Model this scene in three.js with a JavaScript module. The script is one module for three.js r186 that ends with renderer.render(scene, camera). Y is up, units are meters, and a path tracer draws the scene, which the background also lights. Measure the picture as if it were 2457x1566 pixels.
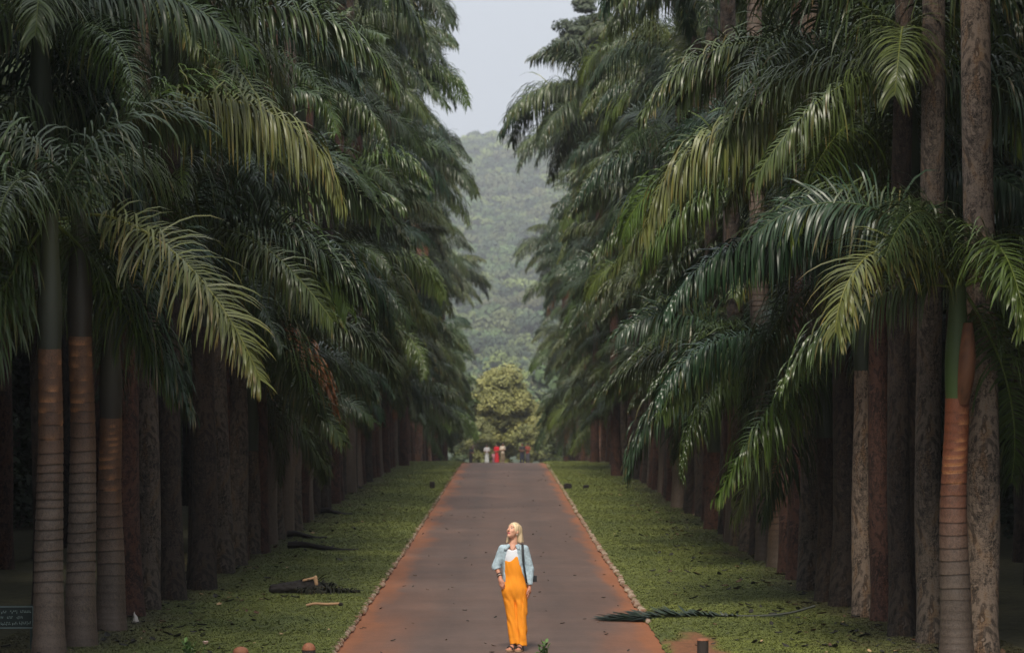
import * as THREE from 'three';
import { ImprovedNoise } from 'three/addons/math/ImprovedNoise.js';
import { mergeGeometries } from 'three/addons/utils/BufferGeometryUtils.js';

// ---------------------------------------------------------------- camera, sky, sun, exposure
const W = 1024, H = 652, FPX = 2734;                       // focal length in pixels of the picture
const EYE = 3.24;
const scene = new THREE.Scene();
const camera = new THREE.PerspectiveCamera(2 * Math.atan(H / 2 / FPX) * 180 / Math.PI, W / H, 0.5, 7000);
camera.position.set(0, EYE, 0);
camera.lookAt(0, EYE, -100);
camera.setViewOffset(W, H, 7.7, -78, W, H);                 // a level camera with its lens shifted
camera.focus = 37.5;
camera.userData.fStop = 3.0;
const renderer = new THREE.WebGLRenderer({ antialias: true });
renderer.setSize(W, H);
renderer.toneMapping = THREE.LinearToneMapping;
renderer.toneMappingExposure = 2.5;
renderer.shadowMap.enabled = true;
{
  const w = 64, h = 64, px = new Float32Array(w * h * 4);
  for (let j = 0; j < h; j++) for (let i = 0; i < w; i++) {
    const e = ((j + 0.5) / h - 0.5) * Math.PI, s = Math.max(0, Math.sin(e));
    const k = e < 0 ? 0.25 : (1.0 + 1.2 * s) * (1 + 0.1 * Math.exp(-s / 0.06));
    const o = (j * w + i) * 4;
    px[o] = 0.23 * k; px[o + 1] = 0.247 * k; px[o + 2] = 0.274 * k; px[o + 3] = 1;
  }
  const sky = new THREE.DataTexture(px, w, h, THREE.RGBAFormat, THREE.FloatType);
  sky.mapping = THREE.EquirectangularReflectionMapping;
  sky.magFilter = sky.minFilter = THREE.LinearFilter;
  sky.needsUpdate = true;
  scene.background = sky; scene.environment = sky;
}
const sun = new THREE.DirectionalLight(new THREE.Color(1, 0.92, 0.78), 1.5);
sun.position.set(-7, 75, 20); sun.target.position.set(0, 0, -45);
sun.castShadow = true; sun.shadow.radius = 24; sun.shadow.mapSize.set(2048, 2048);
Object.assign(sun.shadow.camera, { left: -60, right: 60, top: 120, bottom: -60, near: 1, far: 400 });
scene.add(sun, sun.target);
scene.fog = new THREE.FogExp2(new THREE.Color(0.80, 0.83, 0.88), 0.00021);

// ---------------------------------------------------------------- helpers
const rngOf = (a) => () => { a |= 0; a = (a + 0x6d2b79f5) | 0; let t = Math.imul(a ^ (a >>> 15), 1 | a); t = (t + Math.imul(t ^ (t >>> 7), 61 | t)) ^ t; return ((t ^ (t >>> 14)) >>> 0) / 4294967296; };
const noiseGen = new ImprovedNoise();
const noise = (x, y = 0, z = 0) => noiseGen.noise(x + 31.7, y + 17.3, z + 5.1);
const fbm = (x, y, z = 0, o = 4) => { let s = 0, a = 0.5; for (let i = 0; i < o; i++) { s += a * noise(x, y, z); x *= 2.03; y *= 2.03; z *= 2.03; a *= 0.5; } return s; };
const lerp = THREE.MathUtils.lerp, clamp = THREE.MathUtils.clamp;
const smooth = (a, b, x) => { const t = clamp((x - a) / (b - a), 0, 1); return t * t * (3 - 2 * t); };
const V = (x, y, z) => new THREE.Vector3(x, y, z);
const D2R = Math.PI / 180;
const counts = {};
const numbered = (n) => { const k = (counts[n] = (counts[n] ?? -1) + 1); return k ? n + '_' + String(k).padStart(3, '0') : n; };
function tag(o, label, category, group, kind) {
  if (label) o.userData.label = label;
  if (category) o.userData.category = category;
  if (group) o.userData.group = group;
  if (kind) o.userData.kind = kind;
  return o;
}
function mesh(name, geo, mat, parent = scene) {
  const m = new THREE.Mesh(geo, mat);
  m.name = parent === scene ? numbered(name) : name;
  m.castShadow = m.receiveShadow = true;
  parent.add(m);
  return m;
}
function thing(name, label, category, x, y, z, turn = 0, group) {
  const g = new THREE.Group(); g.name = numbered(name); g.position.set(x, y, z); g.rotation.y = turn; scene.add(g);
  return tag(g, label, category, group);
}
const std = (r, g, b, rough = 0.8, more = {}) => { const m = new THREE.MeshStandardMaterial({ roughness: rough, side: THREE.DoubleSide, ...more }); m.color.setRGB(r, g, b); return m; };
const vcol = (rough, more = {}) => std(1, 1, 1, rough, { vertexColors: true, ...more });
function geoOf(pos, idx, col, uv, nor) {
  const g = new THREE.BufferGeometry();
  g.setAttribute('position', new THREE.Float32BufferAttribute(pos, 3));
  if (col) g.setAttribute('color', new THREE.Float32BufferAttribute(col, 3));
  if (uv) g.setAttribute('uv', new THREE.Float32BufferAttribute(uv, 2));
  if (idx) g.setIndex(idx);
  if (nor) g.setAttribute('normal', new THREE.Float32BufferAttribute(nor, 3)); else g.computeVertexNormals();
  return g;
}
function paint(g, fn) {           // vertex colours from position
  const p = g.attributes.position, c = new Float32Array(p.count * 3);
  for (let i = 0; i < p.count; i++) { const k = fn(p.getX(i), p.getY(i), p.getZ(i)); c[i * 3] = k[0]; c[i * 3 + 1] = k[1]; c[i * 3 + 2] = k[2]; }
  g.setAttribute('color', new THREE.BufferAttribute(c, 3));
  return g;
}
const strip = (g) => { for (const k of Object.keys(g.attributes)) if (!['position', 'normal', 'color'].includes(k)) g.deleteAttribute(k); return g.index ? g.toNonIndexed() : g; };
const join = (gs) => mergeGeometries(gs.map(strip));
// height of the land at d metres before the camera: level, a slight rise to the crest, then falling away
function land(d) {
  let h = 0.24 * smooth(55, 137, d);
  if (d > 137) { const t = d - 137; h -= 0.0235 * (t - 6 * (1 - Math.exp(-t / 6))); }
  if (d > 300) h = Math.max(h, -3.75);
  return h;
}
function tex(w, h, fn, srgb = true) {
  const px = new Uint8Array(w * h * 4);
  for (let j = 0; j < h; j++) for (let i = 0; i < w; i++) {
    const c = fn(i / w, j / h), o = (j * w + i) * 4;
    for (let k = 0; k < 3; k++) { const v = clamp(c.length ? c[k] : c, 0, 1); px[o + k] = 255 * (srgb ? Math.pow(v, 1 / 2.2) : v); }
    px[o + 3] = 255;
  }
  const t = new THREE.DataTexture(px, w, h);
  t.wrapS = t.wrapT = THREE.RepeatWrapping; t.magFilter = THREE.LinearFilter; t.minFilter = THREE.LinearMipmapLinearFilter;
  if (srgb) t.colorSpace = THREE.SRGBColorSpace;
  t.needsUpdate = true;
  return t;
}
// tiling noise on the unit square
const tnoise = (u, v, fu, fv, s = 0) => { const a = u * 2 * Math.PI, b = v * 2 * Math.PI, ru = fu / 6.283, rv = fv / 6.283; return noise(Math.cos(a) * ru + s, Math.sin(a) * ru + Math.cos(b) * rv, Math.sin(b) * rv + s * 1.7); };

// ---------------------------------------------------------------- ground, lawns, road
const ROAD_L = -2.19, ROAD_R = 2.12;
const rows = []; for (let d = 14; d < 300; d += d < 60 ? 0.2 : d < 140 ? 0.45 : 4) rows.push(d);
const roadEdge = (side, d) => side < 0 ? ROAD_L + 0.035 * noise(d * 0.9, 3) + 0.03 * noise(d * 3.1, 4) : ROAD_R + 0.035 * noise(d * 0.9, 13) + 0.03 * noise(d * 3.1, 14);
const grainTex = tex(512, 512, (u, v) => { const n = 0.78 + 0.35 * tnoise(u, v, 60, 60, 1) + 0.3 * tnoise(u, v, 180, 180, 2) + 0.25 * tnoise(u, v, 14, 14, 3); return [n, n, n]; });
const asphaltTex = tex(512, 512, (u, v) => { const n = 0.86 + 0.22 * tnoise(u, v, 200, 200, 4) + 0.12 * tnoise(u, v, 40, 40, 5) + 0.1 * tnoise(u, v, 9, 9, 6); return [n, n, n]; });
function sheet(xs, ds, yOf, colOf) {
  const pos = [], col = [], uv = [], idx = [], n = xs.length;
  ds.forEach((d, j) => xs.forEach((t, i) => {
    const x = typeof t === 'function' ? t(d) : t;
    pos.push(x, yOf(x, d, i), -d); col.push(...colOf(x, d)); uv.push(x / 2.3, d / 2.3);
    if (j && i) { const a = (j - 1) * n + i - 1, b = a + 1, c = a + n, e = c + 1; idx.push(a, b, c, b, e, c); }
  }));
  return geoOf(pos, idx, col, uv);
}
{
  const cols = 64, xs = [];
  for (let i = 0; i <= cols; i++) xs.push((d) => lerp(roadEdge(-1, d), roadEdge(1, d), i / cols));
  const g = sheet(xs, rows, (x, d) => land(d) - 0.012 * (x / 2.1) ** 2, (x, d) => {
    const eL = x - ROAD_L, eR = ROAD_R - x, n1 = fbm(x * 1.3, d * 0.22, 1), n2 = fbm(x * 4, d * 0.7, 2), n3 = noise(x * 0.25, d * 0.9, 9);
    let dust = Math.max(smooth(0.58, 0.0, eL + 0.6 * n1 + 0.3 * n2), smooth(0.42, 0.0, eR + 0.5 * n1 + 0.3 * n2));
    const near = smooth(52, 33, d);
    dust = Math.max(dust, near * 0.75 * smooth(1.5, 0.1, eL + 1.1 * n1 + 0.3 * n2), near * 0.7 * smooth(1.0, 0.0, eR + 0.9 * n1));
    dust = clamp(dust, 0, 1);
    const streak = 0.5 * noise(x * 0.22, d * 1.7, 3) + 0.5 * noise(x * 0.6, d * 0.35, 7), wheel = Math.exp(-(((Math.abs(x) - 0.85) / 0.3) ** 2)), worn = smooth(0.15, 0.4, fbm(x * 0.8, d * 0.3, 21));
    const film = clamp(0.4 + 0.6 * n1 + 0.35 * n3 - 0.2 * wheel, 0, 1);  // thin film of red dust all over
    const kk = 0.86 + 0.28 * streak + 0.18 * n2 - 0.1 * wheel + 0.16 * worn;
    const a = [0.158 * kk, 0.101 * kk, 0.079 * kk], b = [0.175 * kk, 0.09 * kk, 0.06 * kk], c = [0.33, 0.115, 0.042];
    return a.map((v, k) => lerp(lerp(v, b[k], film * 0.75), c[k] * (1 + 0.35 * n2), dust));
  });
  tag(mesh('road', g, vcol(0.72, { map: asphaltTex, bumpMap: asphaltTex, bumpScale: 0.006 })), 'reddish brown asphalt road with orange dusty edges', null, null, 'structure');
}
const soilPatch = (x, d) => smooth(0.12, -0.12, Math.hypot((x - 2.5) / 0.5, (d - 35.6) / 3.2) - 0.72 + 0.9 * fbm(x * 2.2, d * 0.7, 6));
const lawnY = (x, d, side) => {
  const e = Math.abs(x) - 2.15;
  return land(d) + 0.055 * smooth(-0.05, 0.12, e) + 0.03 * fbm(x * 0.9, d * 0.5, 3) * smooth(0, 0.6, e) + 0.012 * noise(x * 5, d * 4, 8);
};
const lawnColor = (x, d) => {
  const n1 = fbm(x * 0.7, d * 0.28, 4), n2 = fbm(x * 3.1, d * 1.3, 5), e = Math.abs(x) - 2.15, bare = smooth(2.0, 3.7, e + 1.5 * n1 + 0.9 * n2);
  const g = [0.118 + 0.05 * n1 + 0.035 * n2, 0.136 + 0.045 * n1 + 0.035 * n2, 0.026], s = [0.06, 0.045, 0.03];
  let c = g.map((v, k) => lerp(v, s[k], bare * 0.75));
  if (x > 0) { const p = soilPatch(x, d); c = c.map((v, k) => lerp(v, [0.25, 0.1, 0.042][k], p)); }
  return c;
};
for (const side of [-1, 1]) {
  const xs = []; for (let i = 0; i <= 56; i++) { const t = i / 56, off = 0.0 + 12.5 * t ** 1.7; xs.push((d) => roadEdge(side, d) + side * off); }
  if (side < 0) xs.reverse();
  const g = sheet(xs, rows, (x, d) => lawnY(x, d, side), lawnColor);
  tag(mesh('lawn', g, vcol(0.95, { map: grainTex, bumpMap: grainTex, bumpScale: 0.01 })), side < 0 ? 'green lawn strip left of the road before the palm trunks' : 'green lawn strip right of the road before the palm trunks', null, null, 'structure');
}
// the wide land under it all, rising to the wooded hill far behind
const hillY = (x, z) => {
  const d = -z, base = d > 300 ? -3.75 : land(d) - 0.14;
  const t = smooth(620, 3400, d) * 278 * (1 + 0.1 * fbm(x * 0.002, d * 0.002, 2)) * (1 - 0.25 * smooth(250, 1300, Math.abs(x - 20)));
  return base + t * (d > 3400 ? 1 - 0.5 * smooth(3400, 4200, d) : 1) + (d > 420 ? 7 * fbm(x * 0.012, d * 0.012, 5) : 0);
};
{
  const xs = [], ds = [];
  for (let x = -1400; x <= 1400; x += Math.abs(x) < 150 ? 10 : 50) xs.push(x);
  for (let d = -120; d <= 4300; d += d < 300 ? 6 : 32) ds.push(d);
  const g = sheet(xs, ds, (x, d) => hillY(x, -d), (x, d) => d < 320 ? [0.05, 0.055, 0.025] : [0.04, 0.055, 0.025]);
  tag(mesh('ground', g, vcol(1)), 'dark land spreading under the palms to the hill', null, null, 'structure');
}
// kerb of small stones along both sides of the road
{
  const R = rngOf(5), mats = vcol(0.9);
  for (const side of [-1, 1]) {
    const gs = [];
    for (let d = 30; d < 141;) {
      const w = 0.1 + R() * 0.13, gap = side > 0 && d > 33 && d < 40.4;
      if (!gap && R() < 0.9) {
        const g = new THREE.IcosahedronGeometry(1, 0), s = 0.6 + R() * 0.7;
        const t = R(), c = t < 0.5 ? [0.26, 0.17, 0.12] : t < 0.8 ? [0.36, 0.27, 0.2] : [0.2, 0.1, 0.06];
        g.scale(0.06 * s, 0.042 * s, w * 0.55); g.rotateY((R() - 0.5) * 0.5);
        g.translate(roadEdge(side, d) + side * 0.03 + (R() - 0.5) * 0.03, land(d) + 0.018, -d - w / 2);
        gs.push(paint(strip(g), () => c));
      }
      d += w + R() * 0.03;
    }
    tag(mesh('kerb', join(gs), mats), side < 0 ? 'kerb of small stones along the left road edge' : 'kerb of small stones along the right road edge', null, null, 'structure');
  }
}
// grass blades on the lawns, leaf litter
{
  const R = rngOf(11), pos = [], idx = [], col = [];
  for (let b = 0; b < 7; b++) {
    const a = R() * 6.28, r = R() * 0.05, l = 0.014 + R() * 0.016, w = 0.0035 + R() * 0.003, x = Math.cos(a * 3) * r, z = Math.sin(a * 3) * r, o = pos.length / 3, k = 0.7 + R() * 0.6;
    pos.push(x - w * Math.sin(a), 0, z + w * Math.cos(a), x + w * Math.sin(a), 0, z - w * Math.cos(a), x + Math.cos(a) * l * 1.7, l, z + Math.sin(a) * l * 1.7);
    idx.push(o, o + 1, o + 2); for (let i = 0; i < 3; i++) col.push(k, k, k);
  }
  const tuft = geoOf(pos, idx, col), N = 190000, im = new THREE.InstancedMesh(tuft, vcol(0.7), N), m = new THREE.Matrix4(), q = new THREE.Quaternion(), c = new THREE.Color();
  let n = 0;
  for (let i = 0; n < N && i < N * 5; i++) {
    const d = 33 + 110 * R() ** 1.6, side = R() < 0.5 ? -1 : 1, x = roadEdge(side, d) + side * (0.02 + 4.6 * R());
    if (Math.abs(x * FPX / d) > 560) continue;
    if (x > 0 && soilPatch(x, d) > 0.35) continue;
    const cc = lawnColor(x, d), k = 0.98 + R() * 0.26, s = (0.5 + R() * 0.55) * (1 + Math.max(0, d - 50) / 60);
    q.setFromAxisAngle(V(0, 1, 0), R() * 6.28);
    im.setMatrixAt(n, m.compose(V(x, lawnY(x, d, side), -d), q, V(s * 1.2, s, s * 1.2)));
    im.setColorAt(n, c.setRGB(cc[0] * k, cc[1] * k, cc[2] * k)); n++;
  }
  im.count = n; im.name = 'grass'; im.castShadow = im.receiveShadow = true; scene.add(im);
  tag(im, 'short green grass blades growing on the lawns', null, null, 'stuff');

  const lp = [], li = [];
  for (let i = 0; i <= 4; i++) { const t = i / 4, w = 0.3 * Math.sin(Math.PI * (0.08 + 0.9 * t)); lp.push(t - 0.5, 0.25 * (t - 0.5) ** 2 + 0.1, -w, t - 0.5, 0.25 * (t - 0.5) ** 2, 0, t - 0.5, 0.25 * (t - 0.5) ** 2 + 0.12, w); if (i) { const o = i * 3; for (const k of [0, 1]) li.push(o - 3 + k, o - 2 + k, o + k, o - 2 + k, o + 1 + k, o + k); } }
  const leaf = geoOf(lp, li), M = 2300, lm = new THREE.InstancedMesh(leaf, std(1, 1, 1, 0.8), M);
  n = 0;
  for (let i = 0; n < M && i < M * 4; i++) {
    const d = 33.5 + 90 * R() ** 1.6, road = R() < 0.05;
    const side = R() < 0.5 ? -1 : 1, x = road ? ROAD_L + 0.1 + R() * 4.1 : roadEdge(side, d) + side * (0.1 + 4.2 * Math.sqrt(R()));
    if (!road && fbm(x * 0.8, d * 0.4, 12) < -0.12) continue;
    const s = road ? 0.035 + 0.045 * R() : 0.05 + 0.11 * R() ** 2, t = R();
    q.setFromEuler(new THREE.Euler((R() - 0.5) * 0.7, R() * 6.28, (R() - 0.5) * 0.7));
    lm.setMatrixAt(n, m.compose(V(x, (road ? land(d) + 0.002 : lawnY(x, d, side) + 0.015), -d), q, V(s, s, s)));
    if (t < 0.74) c.setRGB(0.02, 0.018, 0.014); else if (t < 0.93) c.setRGB(0.09, 0.045, 0.022); else c.setRGB(0.4, 0.26, 0.14);
    lm.setColorAt(n, c); n++;
  }
  lm.count = n; lm.name = 'leaf_litter'; lm.castShadow = lm.receiveShadow = true; scene.add(lm);
  tag(lm, 'dark scattered leaf litter on the lawns and road', null, null, 'stuff');
}

// ---------------------------------------------------------------- palms
// one pinnate leaf: a bending rachis with hanging leaflets, outward along +x, base at the origin
const TONES = {
  dark: [0.036, 0.054, 0.019], mid: [0.058, 0.08, 0.022], teal: [0.028, 0.054, 0.026], olive: [0.098, 0.118, 0.035], fresh: [0.075, 0.11, 0.022], dead: [0.20, 0.075, 0.022], tan: [0.22, 0.13, 0.06],
};
function frondGeo(seed, { L = 3.5, e0 = 40, e1 = -60, n = 138, len = 1.0, tone = 'mid', droop = 1, sway = 0.12, wide = 1, pow = 1.1, brown = 0.14, t0 = 0.1, prof, roll = 0.5, tilts = [46, 8, -26], gaps = 0.07, sweep = 0 }) {
  const R = rngOf(seed * 7919 + 13), pos = [], col = [], nor = [], idx = [];
  const base = TONES[tone], N = 26, P = [V(0, 0, 0)], T = [], sw = (R() - 0.5) * 2 * sway, roll0 = (R() - 0.5) * roll, roll1 = (R() - 0.5) * 2.2 * roll, ragged = R() * 40;
  for (let i = 0; i <= N; i++) {
    const t = i / N, a = lerp(e0, e1, Math.pow(t, pow)) * D2R;
    T.push(V(Math.cos(a), Math.sin(a), sw * t * 2).normalize());
    if (i < N) P.push(P[i].clone().addScaledVector(T[i], L / N));
  }
  const at = (t) => { const f = clamp(t, 0, 1) * N, i = Math.min(N - 1, Math.floor(f)), k = f - i; return [P[i].clone().lerp(P[i + 1], k), T[i].clone().lerp(T[i + 1], k).normalize()]; };
  const vert = (p, c, nn) => { pos.push(p.x, p.y, p.z); col.push(c[0], c[1], c[2]); nor.push(nn.x, nn.y, nn.z); return pos.length / 3 - 1; };
  const stem = tone === 'dead' || tone === 'tan' ? base : [base[0] * 1.5 + 0.02, base[1] * 1.35 + 0.02, base[2] * 1.1];
  for (let i = 0; i <= N; i++) {
    const t = i / N, r = lerp(0.034, 0.005, Math.pow(t, 0.7)), up = V(-T[i].y, T[i].x, 0).normalize(), sd = V(0, 0, 1);
    for (let k = 0; k < 4; k++) { const a = k * Math.PI / 2 + 0.78, d = up.clone().multiplyScalar(Math.sin(a)).addScaledVector(sd, Math.cos(a)); vert(P[i].clone().addScaledVector(d, r), stem, d); }
    if (i) for (let k = 0; k < 4; k++) { const a = (i - 1) * 4 + k, b = (i - 1) * 4 + (k + 1) % 4; idx.push(a, a + 4, b, b, a + 4, b + 4); }
  }
  for (let s = -1; s <= 1; s += 2) for (let i = 0; i < n; i++) {
    const t = t0 + (1 - t0) * (i + R() * 0.9) / n, [p, tt] = at(t), up = V(-tt.y, tt.x, 0).normalize().applyAxisAngle(tt, roll0 + roll1 * t), sd = tt.clone().cross(up).normalize();
    if (R() < gaps * (1 + 1.5 * noise(i * 0.12, s * 5 + ragged))) continue;
    const tilt = (tilts[i % 3] + (R() - 0.5) * 34 + 22 * noise(i * 0.15, ragged + s)) * D2R * (1 - 0.5 * t), fw = sweep + lerp(0.15, 1.25, t * t) + (R() - 0.5) * 0.25;
    const dir = sd.clone().multiplyScalar(s * Math.cos(tilt)).addScaledVector(up, Math.sin(tilt)).addScaledVector(tt, fw).normalize();
    const ll = prof ? len * prof(t) * (0.7 + 0.5 * R()) : len * (0.5 + 0.5 * smooth(0, 0.3, t)) * (1 - 0.62 * smooth(0.5, 1, t)) * (0.72 + 0.45 * R());
    const gr = (0.3 + 0.6 * R()) * droop * (1 - 0.3 * t), w0 = (0.0088 + 0.0052 * R()) * wide, K = 5, kk = 0.72 + 0.56 * R(), yel = R() < brown ? R() : 0, twist = (R() - 0.5) * 1.1;
    let q = p.clone(), o = -1;
    for (let k = 0; k <= K; k++) {
      const u = k / K, wd = w0 * (k === K ? 0.1 : 0.45 + 0.75 * Math.sin(Math.PI * Math.min(1, 0.18 + u * 0.75)));
      const W0 = tt.clone().addScaledVector(dir, -tt.dot(dir)); if (W0.lengthSq() < 1e-4) W0.set(0, 0, 1); W0.normalize().applyAxisAngle(dir, twist * u);
      const nn = W0.clone().cross(dir).normalize(), tip = smooth(0.45, 1, u) * yel;
      const c = [lerp(base[0] * kk, 0.2, tip * 0.7), lerp(base[1] * kk, 0.12, tip * 0.7), lerp(base[2] * kk, 0.04, tip * 0.7)];
      const a = vert(q.clone().addScaledVector(W0, wd), c, nn), b = vert(q.clone().addScaledVector(W0, -wd), c, nn);
      if (k) idx.push(o, a, o + 1, o + 1, a, b);
      o = a;
      q = q.clone().addScaledVector(dir, ll / K);
      dir.y -= gr * (0.55 + u); dir.normalize();
    }
  }
  return geoOf(pos, idx, col, null, nor);
}
const leafOf = (rough) => new THREE.MeshPhysicalMaterial({ vertexColors: true, roughness: rough, specularIntensity: 0.75, side: THREE.DoubleSide });
const leafMat = { dark: leafOf(0.36), cool: leafOf(0.34), warm: leafOf(0.42) };
leafMat.cool.color.setRGB(0.85, 0.96, 0.92); leafMat.warm.color.setRGB(1.08, 1.0, 0.86);
const matList = [leafMat.dark, leafMat.cool, leafMat.warm];
const LIB = { up: [], mid: [], low: [], hang: [], dead: [], spear: [] };
for (let i = 0; i < 9; i++) {
  const tone = ['dark', 'mid', 'teal', 'dark', 'fresh', 'dark', 'mid', 'teal', 'mid'][i], q = i % 5;
  LIB.up.push(frondGeo(100 + i, { e0: 76 - 5 * q, e1: -25 - 11 * q, L: 3.2 + 0.12 * q, tone, droop: 1.1 + 0.08 * i, sway: 0.3, roll: 0.9 }));
  LIB.mid.push(frondGeo(200 + i, { e0: 48 - 6 * q, e1: -56 - 6 * q, L: 3.4 + 0.1 * q, tone, droop: 1.3 + 0.1 * i, sway: 0.3, roll: 0.9, pow: 0.8 + 0.08 * q }));
  LIB.low.push(frondGeo(300 + i, { e0: 20 - 7 * q, e1: -70 - 4 * q, L: 3.3 + 0.08 * q, tone, droop: 1.5 + 0.12 * i, brown: 0.25, sway: 0.35, roll: 1.1, pow: 0.7 + 0.12 * q }));
}
for (let i = 0; i < 3; i++) LIB.hang.push(frondGeo(400 + i, { e0: -30 - 12 * i, e1: -86, L: 3.2, tone: ['dark', 'teal', 'mid'][i], droop: 1.5, roll: 1.5, sway: 0.4, brown: 0.3 }));
for (let i = 0; i < 3; i++) LIB.dead.push(frondGeo(500 + i, { e0: -25 - 20 * i, e1: -88, L: 3.0, tone: ['dead', 'tan', 'dead'][i], droop: 1.7, n: 46, len: 0.8 }));
for (let i = 0; i < 2; i++) LIB.spear.push(frondGeo(600 + i, { e0: 86, e1: 60 - 30 * i, L: 2.6, tone: 'mid', droop: 0.3, len: 0.6, n: 130, sweep: 1.6 }));

// bark: ringed brown, grey with lichen, red-brown with lichen
const ringsAt = (v, k) => { const f = v * k + 0.22 * noise(v * 9, 3); return f - Math.floor(f); };
function barkTex(kind) {
  return tex(256, 512, (u, v) => {
    const a = tnoise(u, v, 10, 14, kind * 9 + 1), b = tnoise(u, v, 34, 40, kind * 9 + 2), c = tnoise(u, v, 90, 130, kind * 9 + 3), fib = tnoise(u, v, 120, 12, kind * 9 + 4);
    const big = tnoise(u, v, 4, 5, kind * 9 + 9), fine = tnoise(u, v, 150, 190, kind * 9 + 12);
    if (kind === 0) { const k = 0.85 + 0.3 * c + 0.35 * fine + 0.2 * b + 0.15 * big; return [k, k * 0.99, k * 0.97]; }
    let k = 0.72 + 0.3 * a + 0.35 * b + 0.5 * c + 0.4 * fine + 0.45 * big + 0.25 * fib;
    const dark = smooth(0.2, 0.42, tnoise(u, v, 18, 20, kind * 9 + 5) + 0.4 * big + 0.25 * c), crack = smooth(0.25, 0.5, tnoise(u, v, 7, 60, kind * 9 + 8));
    const field = smooth(-0.15, 0.35, tnoise(u, v, 5, 4, kind * 9 + 7) + 0.3 * a), speck = smooth(0.22, 0.34, tnoise(u, v, 84, 110, kind * 9 + 6) + 0.12 * b) * field, white = smooth(0.4, 0.46, tnoise(u, v, 26, 40, kind * 9 + 10)), rust = smooth(0.1, 0.42, tnoise(u, v, 10, 8, kind * 9 + 11));
    k *= (1 - 0.6 * dark) * (1 - 0.25 * crack);
    const l = speck * 0.75 * (kind === 1 ? 0.7 : 1);
    return [1.9, 1.8, 1.65].map((q, i) => lerp(lerp(k * [1 + 0.2 * rust, 1, 1 - 0.2 * rust][i], q, l), 2.4, white * 0.8));
  });
}
const barks = [0, 1, 2].map(barkTex);
const barkMat = [0, 1, 2].map((k) => vcol(k ? 0.92 : 0.6, { map: barks[k], bumpMap: barks[k], bumpScale: k ? 0.007 : 0.004 }));
const BARKC = { ringed: [[0.15, 0.108, 0.083], [0.15, 0.07, 0.035], 0], mottled: [[0.225, 0.165, 0.125], [0.24, 0.17, 0.125], 1], grey: [[0.12, 0.092, 0.072], [0.125, 0.09, 0.068], 1], red: [[0.085, 0.038, 0.026], [0.085, 0.038, 0.026], 2], brown: [[0.055, 0.039, 0.03], [0.06, 0.039, 0.028], 1], orange: [[0.135, 0.1, 0.08], [0.2, 0.06, 0.025], 0], pink: [[0.2, 0.11, 0.08], [0.25, 0.12, 0.085], 2] };
function trunkGeo(h, r, kind, fine) {
  const [c0, c1, m] = BARKC[kind], pos = [], col = [], uv = [], idx = [], S = fine ? 22 : 12, ringed = m === 0;
  const ys = [];
  if (ringed && fine) { let y = 0.12; ys.push([0, 0, 0]); while (y < h - 0.08) { const zone = smooth(0.6, 1.0, y) * smooth(h - 0.4, h - 1.2, y), up = smooth(h - 1.4, h - 0.9, y), st = 0.115 + 0.07 * noise(y * 3.3, 8 + h) + 0.05 * Math.sin(y * 1.3 + h) ** 2; ys.push([y, 0, [0.85, 1, 0]], [y + 0.012, -0.006 * zone, [lerp(0.85, 0.42, zone), 1, up]], [y + 0.024, -0.004 * zone, [lerp(0.85, 0.5, zone), 1, up]], [y + 0.036, 0.003, [1, 1 + 0.35 * zone * (0.5 + noise(y * 1.7, h)), up * 0.7]], [y + st * 0.65, 0.002, [1, 1 + 0.2 * zone * noise(y * 2.3, h + 4), 0]]); y += st; } ys.push([h, 0, 0]); }
  else { const st = fine ? 0.2 : 0.8; for (let y = 0; y < h; y += st) ys.push([y, 0, 0]); ys.push([h, 0, 0]); }
  ys.forEach(([y, off, dk], j) => {
    const t = y / h, rr = r * (1 + 0.2 * Math.exp(-y / 0.2) + 0.2 * Math.exp(-y / 1.6)) * lerp(1, 0.86, smooth(0.2, 1, t)) + off;
    for (let i = 0; i <= S; i++) {
      const a = i / S * 2 * Math.PI, w = 1 + (fine ? 0.035 * noise(Math.cos(a) * 1.2 + h, y * 1.1, Math.sin(a) * 1.2) + 0.012 * noise(Math.cos(a) * 4, y * 3, Math.sin(a) * 4) : 0), yy = y + (ringed && fine ? 0.006 * Math.sin(a + y) + 0.004 * Math.sin(a * 2 + y * 5) : 0);
      const bow = 0.05 * Math.sin(y * 0.4 + h * 3) * smooth(0, 2, y) * (1 - smooth(h - 1.5, h, y)); pos.push(Math.cos(a) * rr * w + bow, y === 0 ? -0.1 : yy, Math.sin(a) * rr * w); uv.push(i / S, y / 2.4);
      const tt = ringed ? smooth(h - 2.4, h - 0.5, y) : t, [k0, k1, paintedGloss] = dk || [1, 1, 0], k = k0 * k1 * (ringed ? 0.95 + 0.25 * noise(y * 1.6, 5 + h) : 1);
      const gl = paintedGloss * smooth(-0.1, 0.3, noise(y * 4, a * 0.8, h));      // gloss on the upper rings, painted in as thin bright orange lines
      col.push(...c0.map((v, q) => lerp(lerp(v, c1[q], tt) * k, [0.5, 0.22, 0.09][q], 0.75 * gl)));
      if (j && i) { const A = (j - 1) * (S + 1) + i - 1; idx.push(A, A + S + 1, A + 1, A + 1, A + S + 1, A + S + 2); }
    }
  });
  return geoOf(pos, idx, col, uv);
}
const trunkCache = {};
const trunkFor = (h, r, kind) => { const key = kind + Math.round(h / 2); return (trunkCache[key] ??= trunkGeo(Math.round(h / 2) * 2 || 2, 0.19, kind, false)); };
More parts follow.
